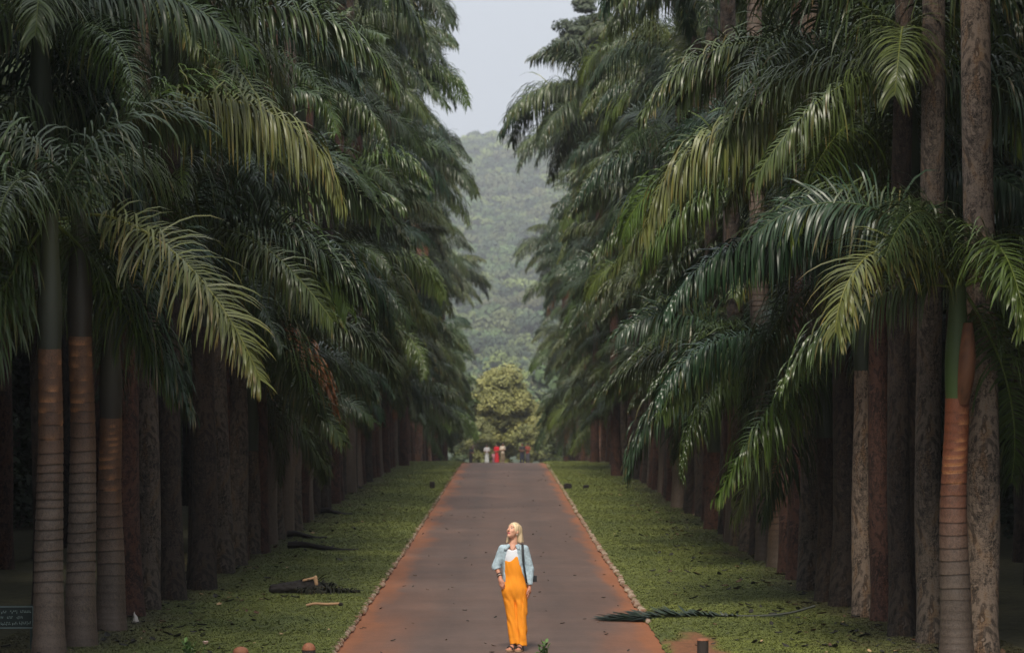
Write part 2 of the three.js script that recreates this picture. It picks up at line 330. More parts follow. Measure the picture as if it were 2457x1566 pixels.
function shaftGeo(len, r, c0, c1) {
  const pts = []; for (let i = 0; i <= 10; i++) { const t = i / 10; pts.push(new THREE.Vector2(r * (1.0 + 0.1 * Math.sin(Math.PI * Math.min(1, t * 1.6))) * lerp(1, 0.72, smooth(0.25, 1, t)), t * len)); }
  const g = new THREE.LatheGeometry(pts, 16);
  return paint(g, (x, y) => c0.map((v, k) => lerp(v, c1[k], smooth(0, 1, y / len)) * (1 + 0.12 * noise(x * 30, y * 1.5))));
}
const shaftMat = vcol(0.55);
const shaftStd = shaftGeo(1.7, 0.165, [0.028, 0.036, 0.02], [0.045, 0.06, 0.022]);
const RP = rngOf(77);
// x, d: place; h: trunk height; f: own fronds [azimuth, geometry, scale, material]; a crown of library leaves besides
function palm(x, d, h, o = {}) {
  const { kind = 'brown', fine = false, shaft = 1.7, label, group, crown = 12, s = 1, fronds = [], avoid, shaftC, dead = 0.12, r = 0.19, y0, lean = 1 } = o;
  const root = thing('palm_tree', label, 'palm', x, (y0 ?? land(d)) , -d, 0, group);
  root.rotation.z = (RP() - 0.5) * 0.045 * lean; root.rotation.x = (RP() - 0.5) * 0.045 * lean;
  const spin = RP() * 6.28;
  if (fine) mesh('trunk', trunkGeo(h, r, kind, true), barkMat[BARKC[kind][2]], root);
  else { const g = trunkFor(h, r, kind), m = mesh('trunk', g, barkMat[BARKC[kind][2]], root), hh = Math.round(h / 2) * 2 || 2; m.scale.set(r / 0.19, h / hh, r / 0.19); m.rotation.y = spin; }
  const sh = mesh('crownshaft', shaftC ? shaftGeo(shaft, r * 0.86, ...shaftC) : shaftStd, shaftMat, root); sh.position.y = h - 0.02; if (!shaftC) { sh.scale.set(r / 0.19, shaft / 1.7, r / 0.19); }
  const top = h + shaft * 0.93;
  const put = (az, g, sc, m) => { const q = mesh('frond', g, m, root); q.position.set(Math.cos(az * D2R) * 0.05, top, Math.sin(az * D2R) * 0.05); q.rotation.y = -az * D2R; q.scale.setScalar(sc); return q; };
  for (const [az, g, sc = 1, m = leafMat.dark] of fronds) put(az, g, sc, m);
  const pick = (k) => LIB[k][Math.floor(RP() * LIB[k].length)], mm = matList[Math.floor(RP() * 3)];
  const list = []; for (let i = 0; i < crown; i++) { const t = (i + 0.5) / crown; list.push(t < 0.08 ? 'spear' : t < 0.36 ? 'up' : t < 0.7 ? 'mid' : t < 0.94 ? 'low' : 'hang'); }
  list.forEach((k, i) => {
    const az = (spin * 57.3 + i * 137.5 + (RP() - 0.5) * 30) % 360, sc = s * (0.88 + 0.24 * RP()), g = pick(k);
    if (avoid && (k === 'spear' || avoid(az))) return;
    put(az, g, sc, mm);
  });
  if (RP() < dead) put(x < 0 ? RP() * 120 - 60 : 120 + RP() * 120, pick('dead'), s, leafMat.warm);
  return root;
}
const near = (az, list, w = 24) => list.some((a) => Math.abs(((az - a) % 360 + 540) % 360 - 180) < w);
// the palms one can tell apart at the ends of the two rows
const HF = {
  a: frondGeo(1, { e0: 10, e1: -66, L: 3.6, tone: 'olive', droop: 0.85, len: 0.95, n: 175, brown: 0.75, sway: 0.05, pow: 0.5 }),
  b: frondGeo(2, { e0: 40, e1: -78, L: 3.9, tone: 'olive', droop: 2.0, len: 1.12, n: 170, brown: 0.2, sway: 0.05, pow: 0.95 }),
  c: frondGeo(3, { e0: 50, e1: -84, L: 3.0, tone: 'mid', droop: 1.0, len: 1.0, n: 165, sway: 0.1 }),
  d: frondGeo(4, { e0: 34, e1: -70, L: 4.1, tone: 'mid', droop: 1.0, len: 0.95, n: 170, sway: 0.05 }),
  e: frondGeo(5, { e0: 44, e1: -84, L: 3.1, tone: 'olive', droop: 0.9, len: 0.9, n: 150, brown: 0.4, sway: 0.1 }),
  f: frondGeo(6, { e0: 48, e1: -86, L: 3.1, tone: 'fresh', droop: 0.9, len: 0.85, n: 165, sway: 0.06 }),
  g: frondGeo(7, { e0: 30, e1: -64, L: 3.5, tone: 'teal', droop: 1.9, len: 0.95, n: 165, sway: 0.1 }),
  h: frondGeo(8, { e0: 12, e1: -72, L: 3.6, tone: 'dark', droop: 0.75, len: 0.95, n: 165, sway: 0.1 }),
  i: frondGeo(9, { e0: -30, e1: -80, L: 3.0, tone: 'dead', droop: 1.3, len: 0.8, n: 84, sway: 0.2 }),
  j: frondGeo(10, { e0: 35, e1: -50, L: 3.3, tone: 'fresh', droop: 1.2, len: 0.9, n: 150, sway: 0.15 }),
  k: frondGeo(11, { e0: -45, e1: -80, L: 3.0, tone: 'olive', droop: 1.6, len: 0.95, n: 100, sway: 0.2 }),
};
const ordinal = (n) => ORD[n] ?? ['twenty', 'thirty', 'forty', 'fifty'][Math.floor((n + 1) / 10) - 2] + ((n + 1) % 10 ? '-' + ORD[n % 10] : 'th');
const leftAv = 'royal palms in the row along the left lawn', rightAv = 'royal palms in the row along the right lawn';
const ORD = ['first', 'second', 'third', 'fourth', 'fifth', 'sixth', 'seventh', 'eighth', 'ninth', 'tenth', 'eleventh', 'twelfth', 'thirteenth', 'fourteenth', 'fifteenth', 'sixteenth', 'seventeenth', 'eighteenth', 'nineteenth', 'twentieth', 'twenty-first', 'twenty-second', 'twenty-third', 'twenty-fourth', 'twenty-fifth', 'twenty-sixth'];
const brownShaft = [[0.034, 0.026, 0.018], [0.046, 0.045, 0.02]];
palm(-5.83, 35.0, 3.95, { kind: 'ringed', fine: true, r: 0.172, shaft: 1.75, shaftC: [[0.034, 0.036, 0.022], [0.05, 0.054, 0.02]], crown: 11, group: leftAv, label: 'young palm with pale ringed brown trunk standing right beside the green sign', fronds: [[200, LIB.low[2], 0.95, leafMat.dark], [150, LIB.mid[3], 0.95]], avoid: (a) => near(a, [0, 30, 60, 95, 120], 26), dead: 0, lean: 0.4 });
palm(-5.61, 36.2, 4.14, { kind: 'ringed', fine: true, r: 0.178, shaft: 1.7, shaftC: brownShaft, crown: 10, group: leftAv, label: 'young ringed palm, second trunk from the green sign, with long olive frond over the lawn', fronds: [[22, HF.a, 1, leafMat.warm]], avoid: (a) => near(a, [14, 60], 40), dead: 0, lean: 0.4 });
palm(-5.55, 38.6, 3.05, { kind: 'ringed', fine: true, r: 0.175, shaft: 1.5, shaftC: brownShaft, crown: 8, s: 0.85, group: leftAv, label: 'low young palm with dark ringed trunk, third trunk from the green sign', avoid: (a) => near(a, [40], 60), dead: 0, lean: 0.4 });
palm(-5.68, 41.2, 5.75, { kind: 'red', fine: true, r: 0.215, shaft: 1.7, crown: 11, group: leftAv, label: 'palm with thick red-brown trunk speckled by white lichen, under the arching olive frond', fronds: [[5, HF.b, 1.05, leafMat.warm], [330, LIB.mid[0], 1]], avoid: (a) => near(a, [5, 40], 35), dead: 0, lean: 0.4 });
palm(-5.56, 42.6, 11, { kind: 'grey', fine: true, r: 0.17, group: leftAv, label: 'tall grey lichen trunk pressed close behind the thick red-brown speckled palm', lean: 0.4, crown: 12 });
palm(-6.6, 39.5, 7.1, { kind: 'brown', crown: 10, group: leftAv, label: 'palm behind the ringed trunks whose frond droops toward the camera in the top corner', fronds: [[78, HF.c, 1, leafMat.dark], [170, LIB.low[0], 1]], avoid: (a) => near(a, [78], 35), dead: 0, y0: 0 });
palm(-5.4, 44.6, 7.6, { kind: 'brown', fine: true, r: 0.18, crown: 12, group: leftAv, label: 'palm whose long dark frond arches high beside the pinkish bare trunks', fronds: [[4, HF.d, 1.05, leafMat.cool]], avoid: (a) => near(a, [4], 26), lean: 0.5 });
palm(-5.22, 47.2, 4.6, { kind: 'brown', fine: true, r: 0.21, crown: 12, group: leftAv, label: 'palm with broad dark flared trunk where the light lawn shows past it', fronds: [[12, HF.h, 1, leafMat.cool], [50, LIB.low[1], 1]], avoid: (a) => near(a, [12, 50], 20), lean: 0.5 });
palm(-5.25, 58.5, 3.6, { kind: 'red', crown: 11, group: leftAv, label: 'low palm with orange-brown dying frond over the left lawn', fronds: [[8, HF.i, 1, leafMat.warm], [350, HF.h, 1, leafMat.dark]], avoid: (a) => near(a, [8], 20), dead: 0 });
// right row
palm(6.1, 35.06, 15, { kind: 'mottled', fine: true, r: 0.2, group: rightAv, label: 'tall thick palm trunk mottled with grey lichen, rising past the frame top', lean: 0.15 });
palm(5.72, 34.6, 3.32, { kind: 'orange', fine: true, r: 0.172, shaft: 1.5, shaftC: [[0.05, 0.085, 0.02], [0.06, 0.09, 0.025]], crown: 9, s: 0.9, group: rightAv, label: 'young palm with orange ringed trunk top and green crownshaft beside the tall mottled trunk', fronds: [[84, HF.f, 0.98, leafMat.dark], [138, HF.e, 1, leafMat.warm], [10, LIB.mid[1], 0.9], [175, LIB.up[2], 0.9], [115, LIB.up[3], 0.85], [205, LIB.up[6], 0.95]], avoid: (a) => near(a, [84, 138, 60, 110, 160], 25), dead: 0, lean: 0.2 });
palm(5.7, 36.5, 14, { kind: 'grey', fine: true, r: 0.165, group: rightAv, label: 'tall slim palm trunk with white lichen blotches left of the orange ringed trunk', lean: 0.3 });
palm(5.46, 37.6, 9.5, { kind: 'brown', fine: true, r: 0.15, group: rightAv, label: 'dark slim palm trunk between the slim blotched trunk and the reddish trunk', lean: 0.4, crown: 10 });
palm(5.72, 38.2, 6.2, { kind: 'brown', crown: 9, group: rightAv, label: 'palm whose frond droops toward the camera left of the tall mottled trunk', fronds: [[98, HF.c, 1, leafMat.warm]], avoid: (a) => near(a, [98], 38), dead: 0 });
palm(5.58, 40.2, 5.4, { kind: 'red', fine: true, r: 0.16, crown: 10, group: rightAv, label: 'reddish palm trunk carrying the big yellow-green frond over the right lawn', fronds: [[172, HF.b, 1.12, leafMat.warm], [196, HF.j, 1, leafMat.dark]], avoid: (a) => near(a, [150, 180], 30), dead: 0, lean: 0.4 });
palm(5.42, 41.0, 3.75, { kind: 'mottled', fine: true, r: 0.17, crown: 9, group: rightAv, label: 'pale smooth palm trunk with low fronds above it in the right row', fronds: [[172, HF.g, 1, leafMat.cool], [200, HF.g, 0.95, leafMat.dark]], avoid: (a) => near(a, [110, 172], 34), dead: 0, lean: 0.4 });
palm(5.36, 43.2, 6.9, { kind: 'brown', fine: true, r: 0.19, crown: 12, group: rightAv, label: 'palm with frond arching high over the big yellow-green frond', fronds: [[178, HF.d, 0.92, leafMat.dark]], avoid: (a) => near(a, [178], 24), lean: 0.4 });
palm(5.25, 44.4, 2.7, { kind: 'brown', fine: true, r: 0.17, shaft: 1.4, crown: 9, s: 0.95, group: rightAv, label: 'low palm with pale hanging frond tips near the lawn in the right row', fronds: [[168, HF.g, 0.95, leafMat.cool], [150, HF.k, 1, leafMat.dark], [185, HF.k, 0.9, leafMat.warm]], avoid: (a) => near(a, [168], 24), dead: 0, lean: 0.4 });
palm(5.24, 46.8, 12.5, { kind: 'grey', fine: true, r: 0.19, group: rightAv, label: 'tall palm with dark stained lower trunk behind the low palm with pale tips', lean: 0.4, crown: 12 });

// the two rows going back to the crest and beyond it
{
  const R = rngOf(2024);
  const kinds = ['brown', 'red', 'grey', 'brown', 'ringed', 'red'];
  for (const side of [-1, 1]) {
    let d = side < 0 ? 49.6 : 49.6, i = 0, run = 0, q = 0;
    while (d < 146) {
      const tall = run % 5 === 1 || run % 5 === 3, h = d > 68 ? [1.0 + 2.2 * R(), 11 + 4 * R(), 4 + 2.5 * R(), 15.5 + 6 * R(), 7.5 + 3 * R()][run % 5] * (side > 0 && d > 84 && run % 5 === 3 ? 0.72 : 1) : tall ? 9 + 12.5 * R() : 2.2 + 4.6 * R();
      const near2 = d < 62 && i < 6, n = ordinal(i + 8);
      palm(side * (5.3 + 0.3 * R()), d, h, {
        kind: kinds[Math.floor(R() * 6)], fine: near2, r: 0.165 + 0.05 * R(), crown: tall ? 12 : 11, s: (0.9 + 0.2 * R()) * (h < 3.4 && d > 68 ? 0.72 : 1), dead: d > 84 ? 0.12 : 0, group: side < 0 ? leftAv : rightAv,
        label: n ? `${tall ? 'tall' : 'low-crowned'} royal palm, ${n} trunk ${side < 0 ? 'along the left lawn from the sign' : 'along the right lawn from the mottled trunk'}` : `royal palm in the ${side < 0 ? 'left' : 'right'} row, near the crest of the road`,
      });
      d += 1.5 + 1.1 * R() + (d > 80 ? 0.3 : 0); i++; run++;
    }
    while (d < 246) {       // beyond the crest; some trunks coloured paler to look sky-lit
      const h = [1 + 2 * R(), 12 + 4 * R(), 5 + 3 * R(), d < 210 ? (side < 0 ? 15 : 11) + 4 * R() : 9][i++ % 4];
      palm(side * (5.4 + 0.5 * R()), d, h, { kind: R() < 0.25 ? 'pink' : 'red', crown: 12, s: 1 + 0.15 * R(), r: 0.2, dead: 0.25, group: side < 0 ? 'royal palms beyond the crest on the left' : 'royal palms beyond the crest on the right', label: side < 0 ? `${ordinal(q++)} hazy palm beyond the road crest, left of the end tree` : `${ordinal(q++)} hazy palm beyond the road crest, right of the end tree` });
      d += 3.0 + 1.4 * R();
    }
    // tall palms whose fronds frame the sky
    for (const [x, dd, hh, sc, azs] of side < 0 ? [[-5.3, 112, 18, 1.02, [0, 30]], [-5.5, 104, 15.6, 1.02, [-5, 22]], [-5.2, 119, 15.8, 1.0, [5, -30]], [-4.8, 131, 12.6, 1.1, [-5, 25]], [-4.8, 222, 13.5, 1.25, [0, -25]]] : [[4.7, 114, 14.2, 1.35, [185, 205]], [4.6, 139, 14.8, 1.35, [180, 160]], [5, 221, 16, 1.25, [180, 160]], [5.6, 78, 13.2, 1.0, [175, 150]]])
      palm(x, dd, hh, { kind: 'red', crown: 14, s: sc, r: 0.2, dead: 0.3, group: side < 0 ? leftAv : rightAv, fronds: azs.map((a, k) => [a, LIB.mid[(k * 2 + 1) % 6], sc * 1.08, leafMat.dark]), label: `very tall palm at the ${side < 0 ? 'left' : 'right'} edge of the sky, ${dd > 200 ? 'beyond the crest' : dd < 106 ? 'the nearer one' : dd < 113 ? 'the topmost crown there' : dd < 125 ? 'midway to the crest' : 'just before the crest'}` });
    // second row, behind the first
    for (d = 37.5; d < 150; d += 3 + 1.6 * R()) {
      palm(side * (9.3 + 1.4 * R()), d, 5 + 13 * R(), { kind: R() < 0.6 ? 'brown' : 'red', crown: 12, s: 1.05, group: side < 0 ? 'palms of the second row on the left' : 'palms of the second row on the right', label: side < 0 ? 'royal palm of the second row, behind the left lawn-edge trunks' : 'royal palm of the second row, behind the right lawn-edge trunks', dead: 0.15 });
    }
    // unseen palms, added out of view to shade the ends of the rows
    for (d = 8; d < 33.3; d += 2.3 + R()) palm(side * (6.4 + 1.6 * R()), d, 10 + 8 * R(), { kind: 'brown', crown: 14, s: 1.05, dead: 0, group: 'added shading palms outside the frame', label: side < 0 ? 'unseen royal palm added before the sign to shade the left row' : 'unseen royal palm added before the mottled trunk to shade the right row' });
  }
}

// ---------------------------------------------------------------- broadleaf trees
function crownGeo(seed, { rx = 4, ry = 3.2, rz = 4, n = 12000, leaf = 0.13, clumps = 60, cr = 1.1, c = [0.04, 0.06, 0.022], c2 = [0.05, 0.075, 0.025], flat = 0.6, shell = 0.55 }) {
  const R = rngOf(seed * 131 + 7), C = [];
  for (let i = 0; i < clumps; i++) {
    const u = R() * 2 - 1, a = R() * 6.28, rr = Math.pow(shell + (1 - shell) * R(), 0.6), s = Math.sqrt(1 - u * u), lump = 1 + 0.22 * noise(Math.cos(a) * 1.6 + seed, u * 1.6, Math.sin(a) * 1.6);
    C.push([rx * s * Math.cos(a) * rr * lump, ry * u * rr * lump, rz * s * Math.sin(a) * rr * lump, cr * (0.6 + 0.7 * R()), R()]);
  }
  const pos = [], col = [], nor = [], idx = [], nn = V(0, 0, 0), t1 = V(0, 0, 0), t2 = V(0, 0, 0);
  for (let i = 0; i < n; i++) {
    const k = C[Math.floor(R() * clumps)], u = R() * 2 - 1, a = R() * 6.28, s = Math.sqrt(1 - u * u), rr = k[3] * Math.pow(R(), 0.4);
    const dx = s * Math.cos(a), dy = u, dz = s * Math.sin(a), x = k[0] + dx * rr, y = k[1] + dy * rr * flat, z = k[2] + dz * rr;
    nn.set(dx + (R() - 0.5), Math.abs(dy) + 0.3 + (R() - 0.5), dz + (R() - 0.5)).normalize();
    t1.set(R() - 0.5, R() - 0.7, R() - 0.5).cross(nn).normalize(); t2.crossVectors(nn, t1);
    const l = leaf * (0.7 + 0.6 * R()), w = l * 0.5, o = pos.length / 3, v = k[4] * 0.6 + R() * 0.4, b = 0.8 + 0.4 * R();
    for (const [p, q] of [[-l, 0], [0, -w], [l, 0], [0, w]]) { pos.push(x + t1.x * p + t2.x * q, y + t1.y * p + t2.y * q, z + t1.z * p + t2.z * q); nor.push(nn.x, nn.y, nn.z); col.push(...c.map((m, j) => lerp(m, c2[j], v) * b)); }
    idx.push(o, o + 1, o + 2, o, o + 2, o + 3);
  }
  return geoOf(pos, idx, col, null, nor);
}
function woodGeo(seed, h, r, spread, limbs = 6) {
  const R = rngOf(seed * 17 + 3), gs = [];
  const tube = (pts, r0, r1) => {
    const cv = new THREE.CatmullRomCurve3(pts), g = new THREE.TubeGeometry(cv, 8, 1, 7, false), p = g.attributes.position;
    for (let i = 0; i <= 8; i++) { const c = cv.getPointAt(i / 8), rr = lerp(r0, r1, i / 8); for (let k = 0; k <= 7; k++) { const q = i * 8 + k; p.setXYZ(q, c.x + (p.getX(q) - c.x) * rr, c.y + (p.getY(q) - c.y) * rr, c.z + (p.getZ(q) - c.z) * rr); } }
    g.computeVertexNormals(); gs.push(g);
  };
  tube([V(0, -0.2, 0), V(0.1 * r, h * 0.35, 0.2 * r), V(-r * 0.4, h * 0.75, 0), V(0, h, 0)], r, r * 0.4);
  for (let i = 0; i < limbs; i++) { const a = i / limbs * 6.28 + R(), y = h * (0.5 + 0.4 * R()), l = spread * (0.6 + 0.4 * R()); tube([V(0, y, 0), V(Math.cos(a) * l * 0.5, y + l * 0.35, Math.sin(a) * l * 0.5), V(Math.cos(a) * l, y + l * 0.6, Math.sin(a) * l)], r * 0.4, r * 0.1); }
  return join(gs);
}
const woodMat = std(0.09, 0.07, 0.055, 0.95), crownMat = vcol(0.6);
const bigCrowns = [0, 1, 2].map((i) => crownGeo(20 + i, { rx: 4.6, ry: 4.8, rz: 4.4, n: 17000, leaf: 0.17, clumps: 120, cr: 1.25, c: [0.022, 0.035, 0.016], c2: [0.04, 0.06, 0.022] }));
const bigWood = [0, 1, 2].map((i) => woodGeo(40 + i, 7.5, 0.32, 3.5));
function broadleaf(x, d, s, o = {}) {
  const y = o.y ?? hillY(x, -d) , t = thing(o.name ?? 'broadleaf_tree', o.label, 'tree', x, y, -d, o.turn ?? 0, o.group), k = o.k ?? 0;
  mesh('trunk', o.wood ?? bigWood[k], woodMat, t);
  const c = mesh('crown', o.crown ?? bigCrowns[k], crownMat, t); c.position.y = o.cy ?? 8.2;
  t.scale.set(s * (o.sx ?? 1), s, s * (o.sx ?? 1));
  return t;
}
{
  const R = rngOf(99);
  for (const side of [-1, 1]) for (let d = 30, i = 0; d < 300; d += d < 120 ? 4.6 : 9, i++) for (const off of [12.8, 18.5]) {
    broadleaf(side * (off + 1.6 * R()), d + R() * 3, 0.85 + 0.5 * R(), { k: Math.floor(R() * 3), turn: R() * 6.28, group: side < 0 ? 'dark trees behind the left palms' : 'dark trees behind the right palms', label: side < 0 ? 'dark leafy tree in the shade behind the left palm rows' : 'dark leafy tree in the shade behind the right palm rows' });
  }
  // undergrowth closing the view between the trunks
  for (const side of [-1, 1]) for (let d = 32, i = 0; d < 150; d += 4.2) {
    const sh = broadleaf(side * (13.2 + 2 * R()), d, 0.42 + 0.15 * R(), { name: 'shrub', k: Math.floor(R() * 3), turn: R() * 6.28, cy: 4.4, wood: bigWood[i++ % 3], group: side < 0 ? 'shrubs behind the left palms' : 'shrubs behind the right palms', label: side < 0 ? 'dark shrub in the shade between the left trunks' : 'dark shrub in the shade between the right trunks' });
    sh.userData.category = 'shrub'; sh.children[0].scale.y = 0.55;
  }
  // the light round tree that closes the avenue
  broadleaf(0.25, 292, 1, { y: -3.7, label: 'round olive-green tree closing the end of the avenue', wood: woodGeo(61, 5, 0.35, 3), cy: 5.6, crown: crownGeo(61, { rx: 3.9, ry: 5.2, rz: 3.2, n: 44000, leaf: 0.16, clumps: 120, cr: 1.05, shell: 0.25, c: [0.16, 0.165, 0.042], c2: [0.3, 0.285, 0.085], flat: 0.75 }) });
  broadleaf(-3.2, 285, 0.72, { y: -3.7, label: 'small bush at the left foot of the round end tree', wood: woodGeo(62, 4, 0.25, 2.5), cy: 4.2, crown: crownGeo(62, { rx: 3, ry: 3.6, rz: 3, n: 9000, leaf: 0.17, clumps: 36, c: [0.1, 0.115, 0.03], c2: [0.19, 0.185, 0.055] }) });
  broadleaf(3.7, 283, 0.74, { y: -3.7, label: 'small bush at the right foot of the round end tree', wood: woodGeo(63, 4, 0.25, 2.5), cy: 4.2, crown: crownGeo(63, { rx: 3, ry: 3.6, rz: 3, n: 9000, leaf: 0.17, clumps: 36, c: [0.09, 0.11, 0.03], c2: [0.2, 0.195, 0.055] }) });
  broadleaf(0, 300, 0.9, { y: -3.7, label: 'dark tree behind the people at the end of the avenue', wood: woodGeo(64, 4, 0.3, 3), cy: 3.6, crown: crownGeo(64, { rx: 7, ry: 3.2, rz: 2.5, n: 10000, leaf: 0.26, clumps: 60, c: [0.03, 0.045, 0.016], c2: [0.045, 0.06, 0.02] }) });
  broadleaf(-6.4, 276, 0.8, { y: -3.7, label: 'dark shrubby tree under the last left palms beyond the crest', wood: woodGeo(65, 4, 0.25, 2.5), cy: 3.4, crown: crownGeo(65, { rx: 3.4, ry: 3.6, rz: 2.5, n: 9000, leaf: 0.2, clumps: 44, shell: 0.25, c: [0.03, 0.05, 0.016], c2: [0.06, 0.08, 0.025] }) });
  broadleaf(6.6, 274, 0.8, { y: -3.7, label: 'dark shrubby tree under the last right palms beyond the crest', wood: woodGeo(66, 4, 0.25, 2.5), cy: 3.4, crown: crownGeo(66, { rx: 3.4, ry: 3.4, rz: 2.5, n: 9000, leaf: 0.2, clumps: 44, shell: 0.25, c: [0.035, 0.055, 0.016], c2: [0.075, 0.095, 0.025] }) });
  // tall layered tree against the sky on the right
  broadleaf(6.5, 205, 1, { y: -1.6, label: 'tall dark layered tree against the sky above the right palms', wood: woodGeo(70, 31, 0.4, 2.6, 16), cy: 28.5, crown: crownGeo(70, { rx: 3.0, ry: 6.5, rz: 3.2, n: 32000, leaf: 0.2, clumps: 70, cr: 1.25, flat: 0.45, c: [0.03, 0.045, 0.02], c2: [0.06, 0.075, 0.03] }) });
  broadleaf(-5.6, 236, 0.9, { y: -2.2, label: 'bright green leafy tree at the far end of the left palms', wood: woodGeo(71, 7, 0.3, 2.5), cy: 6, crown: crownGeo(71, { rx: 3, ry: 4.6, rz: 3, n: 11200, leaf: 0.24, clumps: 50, c: [0.05, 0.085, 0.02], c2: [0.09, 0.13, 0.03] }) });
}
// the wood on the hill
{
  const R = rngOf(500), variants = [0, 1, 2].map((i) => crownGeo(80 + i, { rx: 4.6, ry: 3.9, rz: 4.6, n: 2600, leaf: 0.44, clumps: 30, cr: 1.35, c: [0.065, 0.09, 0.042], c2: [0.1, 0.13, 0.055], shell: 0.75 }));
  const per = 4200, m = new THREE.Matrix4(), q = new THREE.Quaternion(), c = new THREE.Color();
  variants.forEach((g, k) => {
    const im = new THREE.InstancedMesh(g, vcol(0.8), per); let n = 0;
    for (let i = 0; i < per; i++) {
      const d = 470 + 3050 * R() ** 0.95, x = (R() - 0.5) * 2 * (30 + d * 0.075) + 4, s = (0.7 + 1.3 * R() * R()) * (1 + 1.5 * smooth(600, 3200, d)), t = R(), pat = 1 + 0.7 * fbm(x * 0.012, d * 0.004, 31);
      q.setFromAxisAngle(V(0, 1, 0), R() * 6.28);
      im.setMatrixAt(n, m.compose(V(x, hillY(x, -d) + 3.0 * s, -d), q, V(s, s * (0.8 + 0.6 * R()), s)));
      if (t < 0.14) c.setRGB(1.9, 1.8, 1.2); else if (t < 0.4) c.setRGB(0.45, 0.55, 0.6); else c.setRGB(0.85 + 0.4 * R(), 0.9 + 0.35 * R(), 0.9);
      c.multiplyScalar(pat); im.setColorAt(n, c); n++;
    }
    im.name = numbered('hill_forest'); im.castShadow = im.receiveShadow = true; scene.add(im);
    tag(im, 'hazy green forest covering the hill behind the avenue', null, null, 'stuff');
  });
}
//SMALL
// ---------------------------------------------------------------- closed bodies from fields
const rc = (p, a, b, r1, r2) => {                 // tapered capsule
  const bx = b[0] - a[0], by = b[1] - a[1], bz = b[2] - a[2], px = p[0] - a[0], py = p[1] - a[1], pz = p[2] - a[2];
  const h = clamp((px * bx + py * by + pz * bz) / (bx * bx + by * by + bz * bz), 0, 1);
  return Math.hypot(px - bx * h, py - by * h, pz - bz * h) - lerp(r1, r2, h);
};
const el = (p, c, r) => { const x = (p[0] - c[0]) / r[0], y = (p[1] - c[1]) / r[1], z = (p[2] - c[2]) / r[2], k = Math.hypot(x, y, z), m = Math.hypot(x / r[0], y / r[1], z / r[2]); return k < 1e-6 ? -Math.min(...r) : k * (k - 1) / m; };
const smin = (a, b, k) => { const h = clamp(0.5 + 0.5 * (b - a) / k, 0, 1); return lerp(b, a, h) - k * h * (1 - h); };
const smax = (a, b, k) => -smin(-a, -b, k);
function skin(f, lo, hi, s) {                     // one closed surface round the field f < 0 (surface nets)
  const n = [0, 1, 2].map((k) => Math.ceil((hi[k] - lo[k]) / s) + 1), [nx, ny, nz] = n, F = new Float32Array(nx * ny * nz), at = (i, j, k) => (k * ny + j) * nx + i;
  for (let k = 0; k < nz; k++) for (let j = 0; j < ny; j++) for (let i = 0; i < nx; i++) F[at(i, j, k)] = f([lo[0] + i * s, lo[1] + j * s, lo[2] + k * s]);
  const id = new Int32Array(nx * ny * nz).fill(-1), pos = [], idx = [];
  for (let k = 0; k < nz - 1; k++) for (let j = 0; j < ny - 1; j++) for (let i = 0; i < nx - 1; i++) {
    let x = 0, y = 0, z = 0, c = 0;
    const e = (a, b, u, v, w, ax) => { const p = F[a], q = F[b]; if ((p < 0) === (q < 0)) return; const t = p / (p - q); x += u + (ax === 0 ? t : 0); y += v + (ax === 1 ? t : 0); z += w + (ax === 2 ? t : 0); c++; };
    for (const u of [0, 1]) for (const v of [0, 1]) { e(at(i, j + u, k + v), at(i + 1, j + u, k + v), 0, u, v, 0); e(at(i + u, j, k + v), at(i + u, j + 1, k + v), u, 0, v, 1); e(at(i + u, j + v, k), at(i + u, j + v, k + 1), u, v, 0, 2); }
    if (c) { id[at(i, j, k)] = pos.length / 3; pos.push(lo[0] + (i + x / c) * s, lo[1] + (j + y / c) * s, lo[2] + (k + z / c) * s); }
  }
  const quad = (a, b, c, d, flip) => { if (a < 0 || b < 0 || c < 0 || d < 0) return; flip ? idx.push(a, c, b, a, d, c) : idx.push(a, b, c, a, c, d); };
  for (let k = 1; k < nz - 1; k++) for (let j = 1; j < ny - 1; j++) for (let i = 1; i < nx - 1; i++) {
    const p = F[at(i, j, k)] < 0;
    if (p !== F[at(i + 1, j, k)] < 0) quad(id[at(i, j - 1, k - 1)], id[at(i, j, k - 1)], id[at(i, j, k)], id[at(i, j - 1, k)], !p);
    if (p !== F[at(i, j + 1, k)] < 0) quad(id[at(i - 1, j, k - 1)], id[at(i - 1, j, k)], id[at(i, j, k)], id[at(i, j, k - 1)], !p);
    if (p !== F[at(i, j, k + 1)] < 0) quad(id[at(i - 1, j - 1, k)], id[at(i, j - 1, k)], id[at(i, j, k)], id[at(i - 1, j, k)], !p);
  }
  return geoOf(pos, idx);
}
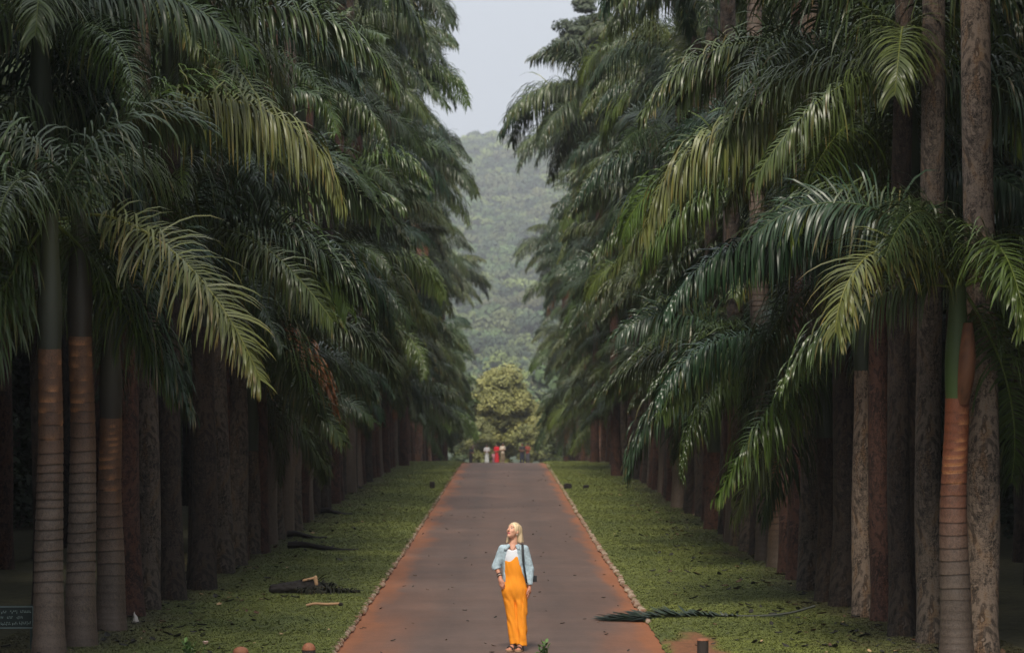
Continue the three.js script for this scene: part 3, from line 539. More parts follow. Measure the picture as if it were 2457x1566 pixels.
// ---------------------------------------------------------------- small things on the lawns
{
  const R = rngOf(42);
  // name board at the left edge
  {
    const t = thing('garden_sign', 'dark green name board with pale border and faded lettering at the left edge', 'sign', -6.41, land(35.4), -35.4, 0.05);
    const cv = document.createElement('canvas'); cv.width = 512; cv.height = 240;
    const c = cv.getContext('2d'); c.fillStyle = '#10211c'; c.fillRect(0, 0, 512, 240);
    c.strokeStyle = '#7d8a88'; c.lineWidth = 9; c.strokeRect(7, 7, 498, 226);
    c.fillStyle = '#97a5a0';
    const word = (x, y, w, h) => { let k = x; while (k < x + w - 6) { const l = 7 + Math.floor(R() * 8); c.fillRect(k, y + (R() < 0.4 ? h * 0.45 : 0), 4, R() < 0.5 ? h : h * 0.55); c.fillRect(k, y + (R() < 0.5 ? 0 : h - 5), l, 5); k += l + 5; } };
    word(40, 52, 110, 24); word(176, 50, 60, 24); word(268, 48, 80, 24); word(376, 46, 112, 24);
    word(120, 112, 74, 22); word(236, 110, 60, 22); word(336, 108, 60, 22);
    word(30, 172, 120, 26); word(170, 170, 100, 26); word(290, 168, 60, 26); word(362, 166, 128, 26);
    const face = new THREE.CanvasTexture(cv); face.colorSpace = THREE.SRGBColorSpace;
    const board = new THREE.BoxGeometry(0.64, 0.3, 0.025);
    mesh('board', board, std(0.012, 0.03, 0.022, 0.5), t).position.set(0, 0.49, 0);
    const p = mesh('lettering', new THREE.PlaneGeometry(0.63, 0.29), std(1, 1, 1, 0.6, { map: face }), t); p.position.set(0, 0.49, 0.016);
    for (const x of [-0.28, 0.29]) mesh('post', new THREE.BoxGeometry(0.05, 0.72, 0.04), std(0.015, 0.03, 0.025, 0.6), t).position.set(x, 0.29, -0.035);
  }
  // low bollards with rounded terracotta tops before the camera
  for (const [x, d, h, r, label, flat] of [[-2.36, 33.0, 0.335, 0.082, 'rounded terracotta-topped bollard left of the road, nearer the road edge'], [-3.2, 33.2, 0.275, 0.095, 'low rounded terracotta-topped bollard on the left lawn by the leafy sprig'], [2.41, 33.2, 0.372, 0.07, 'dark bollard with flat orange top right of the road', 1]]) {
    const t = thing('bollard', label, 'bollard', x, lawnY(x, d) - 0.02, -d);
    const body = []; for (const [a, b] of [[1.1, 0], [1.08, 0.04], [1, 0.06], [1, 0.55], [0.98, flat ? 0.93 : 0.74]]) body.push(new THREE.Vector2(r * a, h * b));
    mesh('post', new THREE.LatheGeometry(body, 20), std(0.03, 0.022, 0.018, 0.85), t);
    const cap = []; if (flat) cap.push(new THREE.Vector2(r * 1.05, h * 0.93), new THREE.Vector2(r * 1.0, h * 0.985), new THREE.Vector2(r * 0.5, h), new THREE.Vector2(0.001, h)); else for (let i = 0; i <= 8; i++) { const a = i / 8 * Math.PI / 2; cap.push(new THREE.Vector2(Math.max(0.001, r * 1.02 * Math.cos(a)), h * (0.74 + 0.26 * Math.sin(a)))); }
    mesh('cap', new THREE.LatheGeometry(cap, 20), std(0.34, 0.13, 0.065, 0.75, { map: grainTex }), t);
  }
  // leafy sprigs standing before the camera
  const leafShape = (l, w) => { const pos = [], idx = []; for (let i = 0; i <= 5; i++) { const u = i / 5, ww = w * Math.sin(Math.PI * (0.06 + 0.92 * u)); pos.push(u * l, 0.12 * l * Math.sin(u * 2.6), -ww, u * l, 0.12 * l * Math.sin(u * 2.6) - ww * 0.35, 0, u * l, 0.12 * l * Math.sin(u * 2.6), ww); if (i) { const o = i * 3; for (const k of [0, 1]) idx.push(o - 3 + k, o - 2 + k, o + k, o - 2 + k, o + 1 + k, o + k); } } return geoOf(pos, idx); };
  const lf = leafShape(0.075, 0.019), lm = [std(0.05, 0.12, 0.025, 0.5), std(0.09, 0.17, 0.035, 0.5), std(0.06, 0.10, 0.03, 0.5)];
  for (const [x, d, h, n, label, flower] of [[-3.78, 32.6, 0.40, 6, 'leafy green sprig with a pale pink flower on the left lawn', 1], [0.46, 32.9, 0.41, 5, 'leafy green sprig standing just before the woman'], [0.86, 32.7, 0.31, 3, 'small green sprig right of the leafy sprig before the woman', 0]]) {
    const t = thing('plant', label, 'plant', x, lawnY(x, d) - 0.03, -d);
    const stems = [];
    for (let s = 0; s < n; s++) {
      const a = R() * 6.28, lean = 0.12 * R() * (n > 3 ? 1.4 : 0.7), hh = h * (0.8 + 0.2 * R()) * (s ? 1 : 1.05);
      const cvx = new THREE.CatmullRomCurve3([V(0, 0, 0), V(Math.cos(a) * lean * 0.4, hh * 0.6, Math.sin(a) * lean * 0.4), V(Math.cos(a) * lean, hh, Math.sin(a) * lean)]);
      stems.push(new THREE.TubeGeometry(cvx, 6, 0.004, 5, false));
      for (let k = 0; k < 9; k++) {
        const u = 0.35 + 0.65 * k / 8, p = cvx.getPointAt(u), L = mesh('leaf', lf, lm[Math.floor(R() * 3)], t);
        L.position.copy(p); L.rotation.set((R() - 0.5) * 0.8, k * 2.4 + s, 0.25 + 0.8 * R() * u, 'YXZ'); L.scale.setScalar(0.7 + 0.6 * R());
      }
    }
    mesh('stem', join(stems), lm[2], t);
    if (flower) {
      const f = new THREE.Group(); f.name = 'flower'; f.position.set(0.22, 0.36, 0.02); t.add(f);
      for (let k = 0; k < 6; k++) { const L = mesh('petal', lf, std(0.72, 0.5, 0.46, 0.6), f); L.rotation.set(0, k * 1.05, 0.7, 'YXZ'); L.scale.set(0.7, 0.8, 1.5); }
      mesh('flower_stalk', new THREE.TubeGeometry(new THREE.CatmullRomCurve3([V(0, 0.36 - 0.36, 0), V(-0.06, -0.2, 0), V(-0.21, -0.36, 0)]), 6, 0.004, 5, false), lm[0], f);
    }
  }
  // dark blocks and the stump near the crest
  const lump = (seed, a, b, c, box) => { const g = new THREE.BoxGeometry(a, b, c, 5, 5, 5), p = g.attributes.position; for (let i = 0; i < p.count; i++) { const x = p.getX(i), y = p.getY(i), z = p.getZ(i), k = 1 - box * (x * x / a / a + y * y / b / b + z * z / c / c) + 0.12 * noise(x * 9 + seed, y * 9, z * 9); p.setXYZ(i, x * k, y * k + b / 2, z * k); } g.computeVertexNormals(); return g; };
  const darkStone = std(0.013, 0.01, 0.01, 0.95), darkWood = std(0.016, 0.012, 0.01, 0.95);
  let m = mesh('tree_stump', lump(3, 0.2, 0.29, 0.2, 0.25), darkWood); m.position.set(-2.62, lawnY(-2.62, 99.5) - 0.02, -99.5); tag(m, 'dark upright stump on the left lawn near the road crest', 'stump');
  m = mesh('boulder', lump(7, 0.32, 0.235, 0.24, 0.35), darkStone); m.position.set(2.3, lawnY(2.3, 99) - 0.02, -99); tag(m, 'dark square boulder right against the right road edge near the crest', 'boulder', 'dark boulders near the crest');
  m = mesh('boulder', lump(11, 0.25, 0.19, 0.22, 0.5), darkStone); m.position.set(2.96, lawnY(2.96, 99) - 0.02, -99); tag(m, 'smaller dark boulder on the right lawn, further from the road', 'boulder', 'dark boulders near the crest');
  // pale splinter at the foot of the speckled trunk
  { const g = new THREE.ConeGeometry(0.055, 0.17, 7, 4), p = g.attributes.position; for (let i = 0; i < p.count; i++) { const k = 1 + 0.35 * noise(p.getX(i) * 40, p.getY(i) * 22, p.getZ(i) * 40); p.setXYZ(i, p.getX(i) * k + 0.02 * (p.getY(i) > 0 ? -1 : 0), p.getY(i) + 0.08, p.getZ(i) * k); } g.computeVertexNormals();
    m = mesh('stone', g, std(0.55, 0.5, 0.46, 0.9)); m.position.set(-5.38, lawnY(-5.38, 39.9), -39.9); tag(m, 'small pale pointed stone at the foot of the speckled left trunk', 'stone'); }
  // fallen leaf sheath with a pale torn end, on the left lawn
  {
    const d = 46.3, x = -3.3, t = thing('fallen_sheath', 'dark fallen palm leaf with broad sheath and pale cut end on the left lawn', 'fallen leaf', x, lawnY(x, d), -d, 0.12);
    const sheathF = (p) => { let f = smin(rc(p, [-0.6, 0.07, 0.02], [0.0, 0.1, 0], 0.085, 0.1), rc(p, [0.0, 0.09, 0], [0.62, 0.02, 0.06], 0.085, 0.02), 0.06); f = smin(f, rc(p, [-0.5, 0.13, -0.06], [0.02, 0.2, -0.03], 0.035, 0.05), 0.03); f = smax(f, -rc(p, [-0.7, 0.16, 0.12], [-0.1, 0.17, 0.12], 0.05, 0.06), 0.03); return f + 0.022 * noise(p[0] * 9, p[1] * 22, p[2] * 16) + 0.008 * noise(p[0] * 30, p[1] * 60, p[2] * 40); };
    mesh('sheath', skin(sheathF, [-0.76, -0.04, -0.2], [0.72, 0.34, 0.22], 0.018), std(0.02, 0.015, 0.013, 0.8), t);
    for (const [y, r, z, sc] of [[0.16, 0.35, 0.02, 0.8], [0.05, 2.7, 0.05, 0.45], [0.07, -0.7, 0.1, 0.6]]) { const q = mesh('frond', frondGeo(905 + sc * 10, { e0: 2, e1: -8, L: 1.0, tone: 'dark', n: 60, len: 0.32, droop: 0.8, sway: 0.3, gaps: 0.25 }), std(0.42, 0.28, 0.3, 0.8, { vertexColors: true }), t); q.position.set(-0.25, y, z); q.rotation.y = r; q.scale.setScalar(sc); }
    const cut = join([[[-0.1, 0.215, 0.03], [0.1, 0.262, 0.035], 0.022], [[0.1, 0.262, 0.035], [0.115, 0.15, 0.05], 0.034]].map(([q0, q1, r]) => skin((p) => rc(p, q0, q1, r, r * 0.9) + 0.006 * noise(p[0] * 40, p[1] * 40, p[2] * 40), [-0.18, 0.08, -0.04], [0.2, 0.33, 0.12], 0.01)));
    mesh('cut_end', cut, std(0.6, 0.36, 0.2, 0.8), t);
    const f = mesh('frond', frondGeo(900, { e0: 3, e1: -3, L: 0.9, tone: 'dark', n: 44, len: 0.3, droop: 0.9, sway: 0.1 }), std(0.5, 0.35, 0.4, 0.8, { vertexColors: true }), t); f.position.set(-0.05, 0.1, 0.03); f.rotation.y = -0.25; f.rotation.z = -0.06;
  }
  { const d = 43.1, cvx = new THREE.CatmullRomCurve3([V(-0.26, 0.02, 0), V(-0.14, 0.05, 0.02), V(0.05, 0.04, -0.02), V(0.26, 0.05, 0.0)]), t = thing('stick', 'pale bent stick with a dark tip lying below the fallen sheath', 'stick', -2.86, lawnY(-2.86, d), -d);
    mesh('shaft', new THREE.TubeGeometry(cvx, 10, 0.022, 7, false), std(0.42, 0.25, 0.14, 0.85), t);
    mesh('tip', lump(21, 0.09, 0.06, 0.07, 0.6), darkWood, t).position.set(0.28, 0.01, 0); }
  // dark fronds and sheaths lying on the left lawn by the trunks
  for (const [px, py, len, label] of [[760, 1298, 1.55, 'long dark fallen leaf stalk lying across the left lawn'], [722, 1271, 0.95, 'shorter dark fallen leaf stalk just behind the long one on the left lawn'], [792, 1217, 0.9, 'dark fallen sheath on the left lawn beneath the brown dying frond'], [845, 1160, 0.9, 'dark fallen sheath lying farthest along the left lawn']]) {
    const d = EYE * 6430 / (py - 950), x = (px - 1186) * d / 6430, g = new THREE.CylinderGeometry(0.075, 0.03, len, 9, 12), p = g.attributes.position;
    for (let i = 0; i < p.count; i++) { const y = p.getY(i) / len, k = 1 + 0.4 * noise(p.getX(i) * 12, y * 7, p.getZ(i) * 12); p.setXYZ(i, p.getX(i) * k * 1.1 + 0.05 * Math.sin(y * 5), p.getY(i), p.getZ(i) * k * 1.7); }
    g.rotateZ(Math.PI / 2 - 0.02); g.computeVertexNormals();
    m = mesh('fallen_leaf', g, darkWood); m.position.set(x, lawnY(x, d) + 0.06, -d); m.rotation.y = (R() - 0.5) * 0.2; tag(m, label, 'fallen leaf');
  }
  // green frond fallen across the right road edge
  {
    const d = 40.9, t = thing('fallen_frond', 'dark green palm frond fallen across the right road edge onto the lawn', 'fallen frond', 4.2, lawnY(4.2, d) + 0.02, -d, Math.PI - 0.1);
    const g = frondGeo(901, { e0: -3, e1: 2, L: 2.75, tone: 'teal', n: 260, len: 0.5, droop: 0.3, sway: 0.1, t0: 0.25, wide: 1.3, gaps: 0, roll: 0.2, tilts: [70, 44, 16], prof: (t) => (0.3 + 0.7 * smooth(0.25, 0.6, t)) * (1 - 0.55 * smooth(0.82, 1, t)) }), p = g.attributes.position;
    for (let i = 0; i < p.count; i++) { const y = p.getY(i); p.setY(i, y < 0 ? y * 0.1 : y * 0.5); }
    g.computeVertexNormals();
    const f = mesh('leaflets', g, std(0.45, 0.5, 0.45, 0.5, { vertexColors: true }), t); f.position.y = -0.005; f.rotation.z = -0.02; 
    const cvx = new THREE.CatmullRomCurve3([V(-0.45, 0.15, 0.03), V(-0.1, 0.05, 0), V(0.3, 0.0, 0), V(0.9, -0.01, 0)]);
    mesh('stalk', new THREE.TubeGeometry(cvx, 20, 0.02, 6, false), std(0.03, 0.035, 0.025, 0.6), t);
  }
  // brown sheath hanging from the orange ringed palm
  {
    const pos = [], idx = [], N = 12, M = 7;
    for (let i = 0; i <= N; i++) for (let k = 0; k <= M; k++) { const u = i / N, a = (k / M - 0.5) * 2.6, w = 0.105 * (0.35 + 0.9 * Math.sin(Math.PI * (0.12 + 0.72 * u))) ; pos.push(0.115 + Math.sin(a) * w * 0.85 - 0.06 * u, 0.95 - u * 1.03, 0.06 + Math.cos(a) * w + 0.1 * Math.sin(u * 3)); if (i && k) { const o = i * (M + 1) + k; idx.push(o, o - M - 1, o - 1, o - 1, o - M - 1, o - M - 2); } }
    const g = paint(geoOf(pos, idx), (x, y, z) => { const k = 0.8 + 0.6 * noise(x * 60, y * 3, z * 20); return [0.19 * k, 0.075 * k, 0.035 * k]; });
    const root = scene.children.find((o) => o.userData.label?.startsWith('young palm with orange'));
    mesh('dead_sheath', g, vcol(0.7), root).position.set(0, 3.32, 0.02);
  }
}

// ---------------------------------------------------------------- people
// the woman on the road; x to the right of the picture, z towards the camera, y from the soles
{
  const d = 36, X = (1211 - 1186) * d / 6430, t = thing('person', 'woman in orange jumpsuit and pale denim shirt standing on the road, looking up', 'person', X, land(d), -d);
  const yaw = -40 * D2R, pit = 23 * D2R, cy = Math.cos(yaw), sy = Math.sin(yaw), cp = Math.cos(pit), sp = Math.sin(pit), HC = [-0.022, 1.575, 0.005];
  const toHead = (p) => { const x = p[0] - HC[0], y = p[1] - HC[1], z = p[2] - HC[2], a = cy * x - sy * z, c = sy * x + cy * z; return [a, cp * y - sp * c, sp * y + cp * c]; };
  const fromHead = (q) => { const y = cp * q[1] + sp * q[2], c = -sp * q[1] + cp * q[2]; return [HC[0] + cy * q[0] + sy * c, HC[1] + y, HC[2] - sy * q[0] + cy * c]; };
  const head = (p) => {
    const q = toHead(p), m = [Math.abs(q[0]), q[1], q[2]];
    let f = smin(el(q, [0, 0.028, -0.012], [0.071, 0.078, 0.092]), el(q, [0, -0.035, 0.022], [0.054, 0.068, 0.062]), 0.03);
    f = smin(f, el(q, [0, -0.088, 0.062], [0.02, 0.016, 0.018]), 0.025);                 // chin
    f = smin(f, rc(q, [0, 0.018, 0.084], [0, -0.022, 0.108], 0.007, 0.0115), 0.012);       // nose
    f = smin(f, el(m, [0.012, -0.024, 0.094], [0.008, 0.007, 0.009]), 0.006);
    f = smin(f, el(m, [0.034, -0.018, 0.062], [0.02, 0.018, 0.016]), 0.02);               // cheeks
    f = smin(f, el(q, [0, -0.052, 0.084], [0.022, 0.005, 0.007]), 0.006);                 // lips
    f = smin(f, el(q, [0, -0.062, 0.081], [0.019, 0.006, 0.008]), 0.006);
    f = smin(f, rc(m, [0.014, 0.034, 0.082], [0.045, 0.034, 0.065], 0.006, 0.005), 0.012); // brow
    f = smax(f, -el(m, [0.031, 0.015, 0.089], [0.016, 0.009, 0.013]), 0.008);             // eye sockets
    f = smin(f, el(m, [0.03, 0.014, 0.071], [0.012, 0.009, 0.011]), 0.002);
    return smin(f, el(m, [0.073, -0.008, -0.008], [0.009, 0.03, 0.018]), 0.008);           // ears
  };
  const NB = [-0.03, 1.385, -0.015];
  const lw = [-0.196, 0.985, 0.055], rw = [0.192, 0.855, 0.03], le = [-0.248, 1.105, -0.03], re = [0.2, 1.075, -0.015], ls = [-0.17, 1.345, -0.01], rs = [0.132, 1.345, -0.01];
  const finger = (p, pts, r) => { let f = 9; for (let i = 1; i < pts.length; i++) f = Math.min(f, rc(p, pts[i - 1], pts[i], r * (1.06 - 0.1 * i), r * (0.98 - 0.1 * i))); return f; };
  const handL = (p) => {                                                               // hooked into the pocket
    let f = smin(rc(p, lw, [-0.186, 0.925, 0.078], 0.023, 0.03), rc(p, [-0.196, 0.945, 0.07], [-0.176, 0.905, 0.085], 0.024, 0.026), 0.015);
    [[-0.204, 0.9, 0.08], [-0.19, 0.893, 0.093], [-0.175, 0.89, 0.1], [-0.16, 0.894, 0.1]].forEach((b, i) => { const L = [0.06, 0.072, 0.07, 0.056][i]; f = smin(f, finger(p, [b, [b[0] + 0.008, b[1] - L * 0.5, b[2] + 0.008], [b[0] + 0.02, b[1] - L, b[2] - 0.005]], 0.0098), 0.006); });
    return smin(f, finger(p, [[-0.168, 0.94, 0.088], [-0.148, 0.91, 0.106], [-0.138, 0.88, 0.108]], 0.0112), 0.01);
  };
  const handR = (p) => {                                                               // hanging, a little curled
    let f = smin(rc(p, rw, [0.186, 0.79, 0.045], 0.021, 0.029), rc(p, [0.184, 0.81, 0.058], [0.188, 0.78, 0.028], 0.022, 0.022), 0.015);
    [[0.178, 0.776, 0.068], [0.184, 0.768, 0.054], [0.19, 0.766, 0.038], [0.195, 0.77, 0.022]].forEach((b, i) => { const L = [0.066, 0.076, 0.07, 0.056][i]; f = smin(f, finger(p, [b, [b[0] - 0.004, b[1] - L * 0.5, b[2] + 0.006], [b[0] - 0.018, b[1] - L * 0.96, b[2] + 0.004]], 0.0096), 0.005); });
    return smin(f, finger(p, [[0.176, 0.815, 0.066], [0.162, 0.782, 0.084], [0.157, 0.754, 0.088]], 0.011), 0.01);
  };
  const feet = [[-0.004, 0.055, -0.03, -0.07, 0.085], [0.078, 0.055, 0.0, 0.045, 0.14]];   // ankle x, y, z; toe x, z
  const body = (p) => {
    let f = 9;
    if (p[1] > 1.3) { f = smin(head(p), rc(p, [-0.012, 1.5, -0.02], NB, 0.047, 0.056), 0.03); f = smin(f, el(p, [-0.02, 1.33, -0.02], [0.13, 0.06, 0.075]), 0.05); }
    if (p[1] > 0.8 && p[1] < 1.42) { f = smin(f, smin(el(p, [-0.02, 1.22, -0.015], [0.13, 0.16, 0.085]), el(p, [0, 0.95, -0.015], [0.125, 0.16, 0.085]), 0.1), 0.04); }
    if (p[1] > 0.68 && p[1] < 1.42) {
      f = smin(f, smin(rc(p, ls, le, 0.042, 0.034), rc(p, le, lw, 0.034, 0.022), 0.01), 0.02); f = smin(f, handL(p), 0.01);
      f = smin(f, smin(rc(p, rs, re, 0.042, 0.034), rc(p, re, rw, 0.034, 0.022), 0.01), 0.02); f = smin(f, handR(p), 0.01);
    }
    if (p[1] < 0.95) {
      const hip = [[-0.075, 0.88], [0.08, 0.88]];
      feet.forEach(([ax, ay, az, tx, tz], i) => {
        const k = [lerp(hip[i][0], ax, 0.5) - (i ? -0.01 : 0.0), 0.47, az + 0.004];
        let g = smin(rc(p, [hip[i][0], hip[i][1], -0.01], k, 0.066, 0.043), rc(p, k, [ax, ay + 0.03, az], 0.043, 0.032), 0.03);
        const tc = [tx, 0.036, tz], mid = [lerp(ax, tx, 0.55), 0.05, lerp(az, tz, 0.55)];
        g = smin(g, smin(rc(p, [ax, 0.05, az - 0.02], mid, 0.03, 0.03), rc(p, mid, tc, 0.032, 0.02), 0.02), 0.02);
        const ux = tx - ax, uz = tz - az, ul = Math.hypot(ux, uz);
        for (let q = 0; q < 5; q++) { const o = (q - 2) * 0.0155 * (i ? 1 : -1), bx = tx - uz / ul * o, bz = tz + ux / ul * o, L = [0.042, 0.044, 0.038, 0.032, 0.026][q]; g = smin(g, rc(p, [bx, 0.034, bz], [bx + ux / ul * L, 0.03, bz + uz / ul * L], 0.01, 0.008), 0.004); }
        f = smin(f, g, 0.03);
      });
    }
    return f;
  };
  const parts = [skin(body, [-0.32, -0.01, -0.17], [0.3, 1.44, 0.23], 0.009), skin(body, [-0.16, 1.412, -0.13], [0.13, 1.69, 0.16], 0.0055)];
  // the hands again on a fine grid, laid over the coarse ones
  parts.push(skin(handL, [-0.24, 0.8, 0.02], [-0.11, 1.0, 0.14], 0.0042), skin(handR, [0.13, 0.67, -0.01], [0.24, 0.87, 0.12], 0.0042));
  const bodyGeo = paint(join(parts), (x, y, z) => {
    const b = [0.62, 0.31, 0.21];
    if (y > 1.43) {
      const q = toHead([x, y, z]), mx = Math.abs(q[0]);
      if (q[2] > 0.06 && Math.hypot((mx - 0.03) / 0.0115, (q[1] - 0.0145) / 0.007) < 1) return mx > 0.025 && mx < 0.036 ? [0.03, 0.025, 0.03] : [0.5, 0.45, 0.42];
      if (q[2] > 0.05 && mx > 0.013 && mx < 0.05 && Math.abs(q[1] - 0.037) < 0.005) return [0.2, 0.11, 0.06];
      if (q[2] > 0.06 && mx < 0.026 && q[1] < -0.045 && q[1] > -0.07) return [0.5, 0.13, 0.12];
      return [b[0] + 0.1, b[1] + 0.07, b[2] + 0.045];
    }
    return y < 1.2 ? [b[0] * 0.82, b[1] * 0.72, b[2] * 0.68] : b;
  });
  mesh('body', bodyGeo, vcol(0.55), t);
  // hair: a shoulder-length bob
  const hair = (p) => {
    const q = toHead(p), strand = 0.004 * noise(p[0] * 60, p[1] * 6, p[2] * 60);
    let f = el(q, [0, 0.036, -0.02], [0.084, 0.09, 0.1]);
    f = smax(f, -el(q, [-0.006, -0.02, 0.1], [0.074, 0.09, 0.098]), 0.012);
    f = smin(f, rc(p, [0.055, 1.59, -0.03], [0.082, 1.43, -0.01], 0.04, 0.034), 0.03);
    f = smin(f, rc(p, [0.012, 1.58, -0.055], [0.02, 1.42, -0.06], 0.06, 0.052), 0.03);
    f = smin(f, rc(p, [-0.05, 1.55, -0.055], [-0.096, 1.425, -0.035], 0.04, 0.024), 0.03);
    f = smax(f, 1.418 + 0.016 * noise(p[0] * 40, 3) - p[1], 0.006);
    return f + strand;
  };
  mesh('hair', paint(skin(hair, [-0.16, 1.38, -0.16], [0.16, 1.72, 0.12], 0.0065), (x, y, z) => { const k = 0.82 + 0.5 * noise(x * 70, y * 5, z * 70) + 0.15 * smooth(1.45, 1.65, y); return [0.7 * k, 0.53 * k, 0.33 * k]; }), vcol(0.5), t);
  // white top
  const chest = (p, g) => smin(smin(el(p, [-0.02, 1.235, -0.01], [0.14 + g, 0.16 + g, 0.1 + g]), el(p, [0.005, 0.98, -0.01], [0.13 + g, 0.2, 0.095 + g]), 0.1), el(p, [-0.02, 1.335, -0.02], [0.15 + g, 0.055 + g, 0.08 + g]), 0.05);
  mesh('white_top', skin((p) => smax(smax(chest(p, 0.006), p[1] - 1.345 + 0.9 * (p[0] + 0.035) ** 2 * -6 + 0.018, 0.004), 1.0 - p[1], 0.01), [-0.22, 0.97, -0.16], [0.2, 1.42, 0.16], 0.008), std(0.74, 0.76, 0.82, 0.85), t);
  // jumpsuit
  const bibTop = (x) => x < -0.145 ? 1.19 : lerp(1.192, 1.252, smooth(-0.06, 0.026, x)) - 0.012 * Math.exp(-(((x + 0.07) / 0.035) ** 2)) - (x > 0.03 ? (x - 0.03) * 1.5 : 0);
  const suit = (p) => {
    const [x, y, z] = p, fold = 0.0055 * noise(x * 26 + y * 6, y * 5, z * 20) + 0.004 * Math.sin(x * 70 + y * 22 + 3 * noise(x * 6, y * 6, z * 6)) * smooth(0.95, 0.6, y) + 0.004 * noise(x * 9, y * 16, z * 9) * smooth(0.3, 0.1, y);
    let f = smin(el(p, [-0.018, 1.2, -0.005], [0.138, 0.2, 0.105]), el(p, [0.004, 0.98, -0.005], [0.138, 0.22, 0.102]), 0.1);
    f = smin(f, el(p, [-0.008, 0.82, -0.01], [0.158, 0.15, 0.122]), 0.08);
    f = smin(f, el(p, [-0.125, 0.81, 0.03], [0.05, 0.085, 0.06]), 0.03);                  // pocket bulge
    let l = rc(p, [-0.066, 0.8, -0.01], [0.004, 0.1, -0.018], 0.1, 0.068), r = rc(p, [0.066, 0.8, -0.01], [0.086, 0.09, 0.01], 0.1, 0.07);
    l = smax(l, 0.1 - y + 0.3 * (x - 0.01), 0.01); r = smax(r, 0.075 - y - 0.1 * (x - 0.08), 0.01);
    f = smin(f, smin(l, r, 0.012), 0.05);
    f = smax(f, y - bibTop(x), 0.006);
    const xc = lerp(0.048, 0.0, smooth(0.1, 0.72, y)), crease = 0.013 * Math.exp(-(((x - xc) / 0.014) ** 2)) * smooth(0.74, 0.6, y) * (z > -0.02 ? 1 : 0);
    const pleat = 0.009 * Math.exp(-(((x + 0.055 - 0.1 * (0.8 - y)) / 0.01) ** 2)) * smooth(0.3, 0.5, y) * smooth(0.82, 0.72, y) + 0.008 * Math.exp(-(((x - 0.1 + 0.04 * (0.8 - y)) / 0.011) ** 2)) * smooth(0.15, 0.3, y) * smooth(0.8, 0.65, y);
    return f + fold * 1.25 + crease + pleat;
  };
  mesh('jumpsuit', skin(suit, [-0.24, 0.04, -0.2], [0.24, 1.3, 0.2], 0.0085), std(0.9, 0.3, 0.012, 0.85), t);
  // open denim shirt
  const openL = (y) => -0.128 + 0.02 * smooth(1.2, 1.38, y) + 0.006 * noise(y * 9), openR = (y) => y > 1.24 ? lerp(0.034, 0.03, smooth(1.24, 1.38, y)) : lerp(0.15, 0.034, smooth(0.86, 1.24, y) * 0.4 + 0.6 * clamp((y - 0.88) / 0.36, 0, 1));
  const shirt = (p) => {
    const [x, y, z] = p, fold = 0.006 * noise(x * 22, y * 9, z * 22) + 0.005 * noise(x * 40, y * 24, z * 40);
    let f = smin(smin(el(p, [-0.02, 1.235, -0.012], [0.158, 0.17, 0.118]), el(p, [0.0, 0.98, -0.01], [0.165, 0.24, 0.124]), 0.1), el(p, [-0.02, 1.335, -0.015], [0.172, 0.068, 0.088]), 0.05);
    f = smax(f, lerp(0.835, 0.88, smooth(-0.1, 0.1, x)) - y, 0.01);
    f = smax(f, -smax(smax(openL(y) - x, x - openR(y), 0.01), -0.02 - z, 0.01), 0.006);                        // the open front
    f = smax(f, -rc(p, [-0.03, 1.36, 0.03], [-0.03, 1.5, 0.0], 0.07, 0.07), 0.008);                              // neck
    f = smin(f, rc(p, [-0.085, 1.385, 0.055], [-0.125, 1.345, 0.085], 0.024, 0.02), 0.01);                       // collar points
    f = smin(f, rc(p, [0.028, 1.385, 0.055], [0.045, 1.35, 0.082], 0.022, 0.018), 0.01);
    let a = smin(rc(p, [-0.158, 1.335, -0.012], le, 0.062, 0.056), rc(p, le, [-0.236, 1.075, -0.012], 0.056, 0.055), 0.02);
    a = smax(a, 1.075 - y + (x + 0.24) * 0.3, 0.008);
    let b = smin(rc(p, [0.122, 1.335, -0.012], re, 0.062, 0.05), rc(p, re, [rw[0], 0.875, 0.028], 0.052, 0.04), 0.02);
    b = smax(b, 0.878 - y, 0.006);
    return smin(f, smin(a, b, 0.01), 0.022) + fold;
  };
  mesh('denim_shirt', paint(skin(shirt, [-0.33, 0.8, -0.18], [0.29, 1.45, 0.18], 0.0085), (x, y, z) => { const k = 0.92 + 0.25 * noise(x * 50, y * 50, z * 50); return [0.42 * k, 0.53 * k, 0.60 * k]; }), vcol(0.9), t);
  // necklace, earring, bracelets
  mesh('necklace', new THREE.TubeGeometry(new THREE.CatmullRomCurve3([V(-0.082, 1.4, 0.03), V(-0.06, 1.352, 0.062), V(-0.033, 1.322, 0.078), V(-0.005, 1.352, 0.062), V(0.018, 1.4, 0.03)]), 18, 0.0035, 6, false), std(0.12, 0.06, 0.05, 0.5), t);
  mesh('earring', new THREE.SphereGeometry(0.007, 8, 6), std(0.8, 0.78, 0.74, 0.25), t).position.fromArray(fromHead([0.078, -0.045, 0.0]));
  for (const [k, r, c] of [[0.78, 0.0075, [0.015, 0.014, 0.018]], [0.9, 0.005, [0.62, 0.5, 0.42]], [0.97, 0.008, [0.02, 0.016, 0.018]]]) { const b = mesh('bracelet', new THREE.TorusGeometry(0.0285, r, 7, 18), std(...c, 0.5), t); b.position.set(lerp(le[0], lw[0], k), lerp(le[1], lw[1], k), lerp(le[2], lw[2], k)); b.quaternion.setFromUnitVectors(V(0, 0, 1), V(lw[0] - le[0], lw[1] - le[1], lw[2] - le[2]).normalize()); }
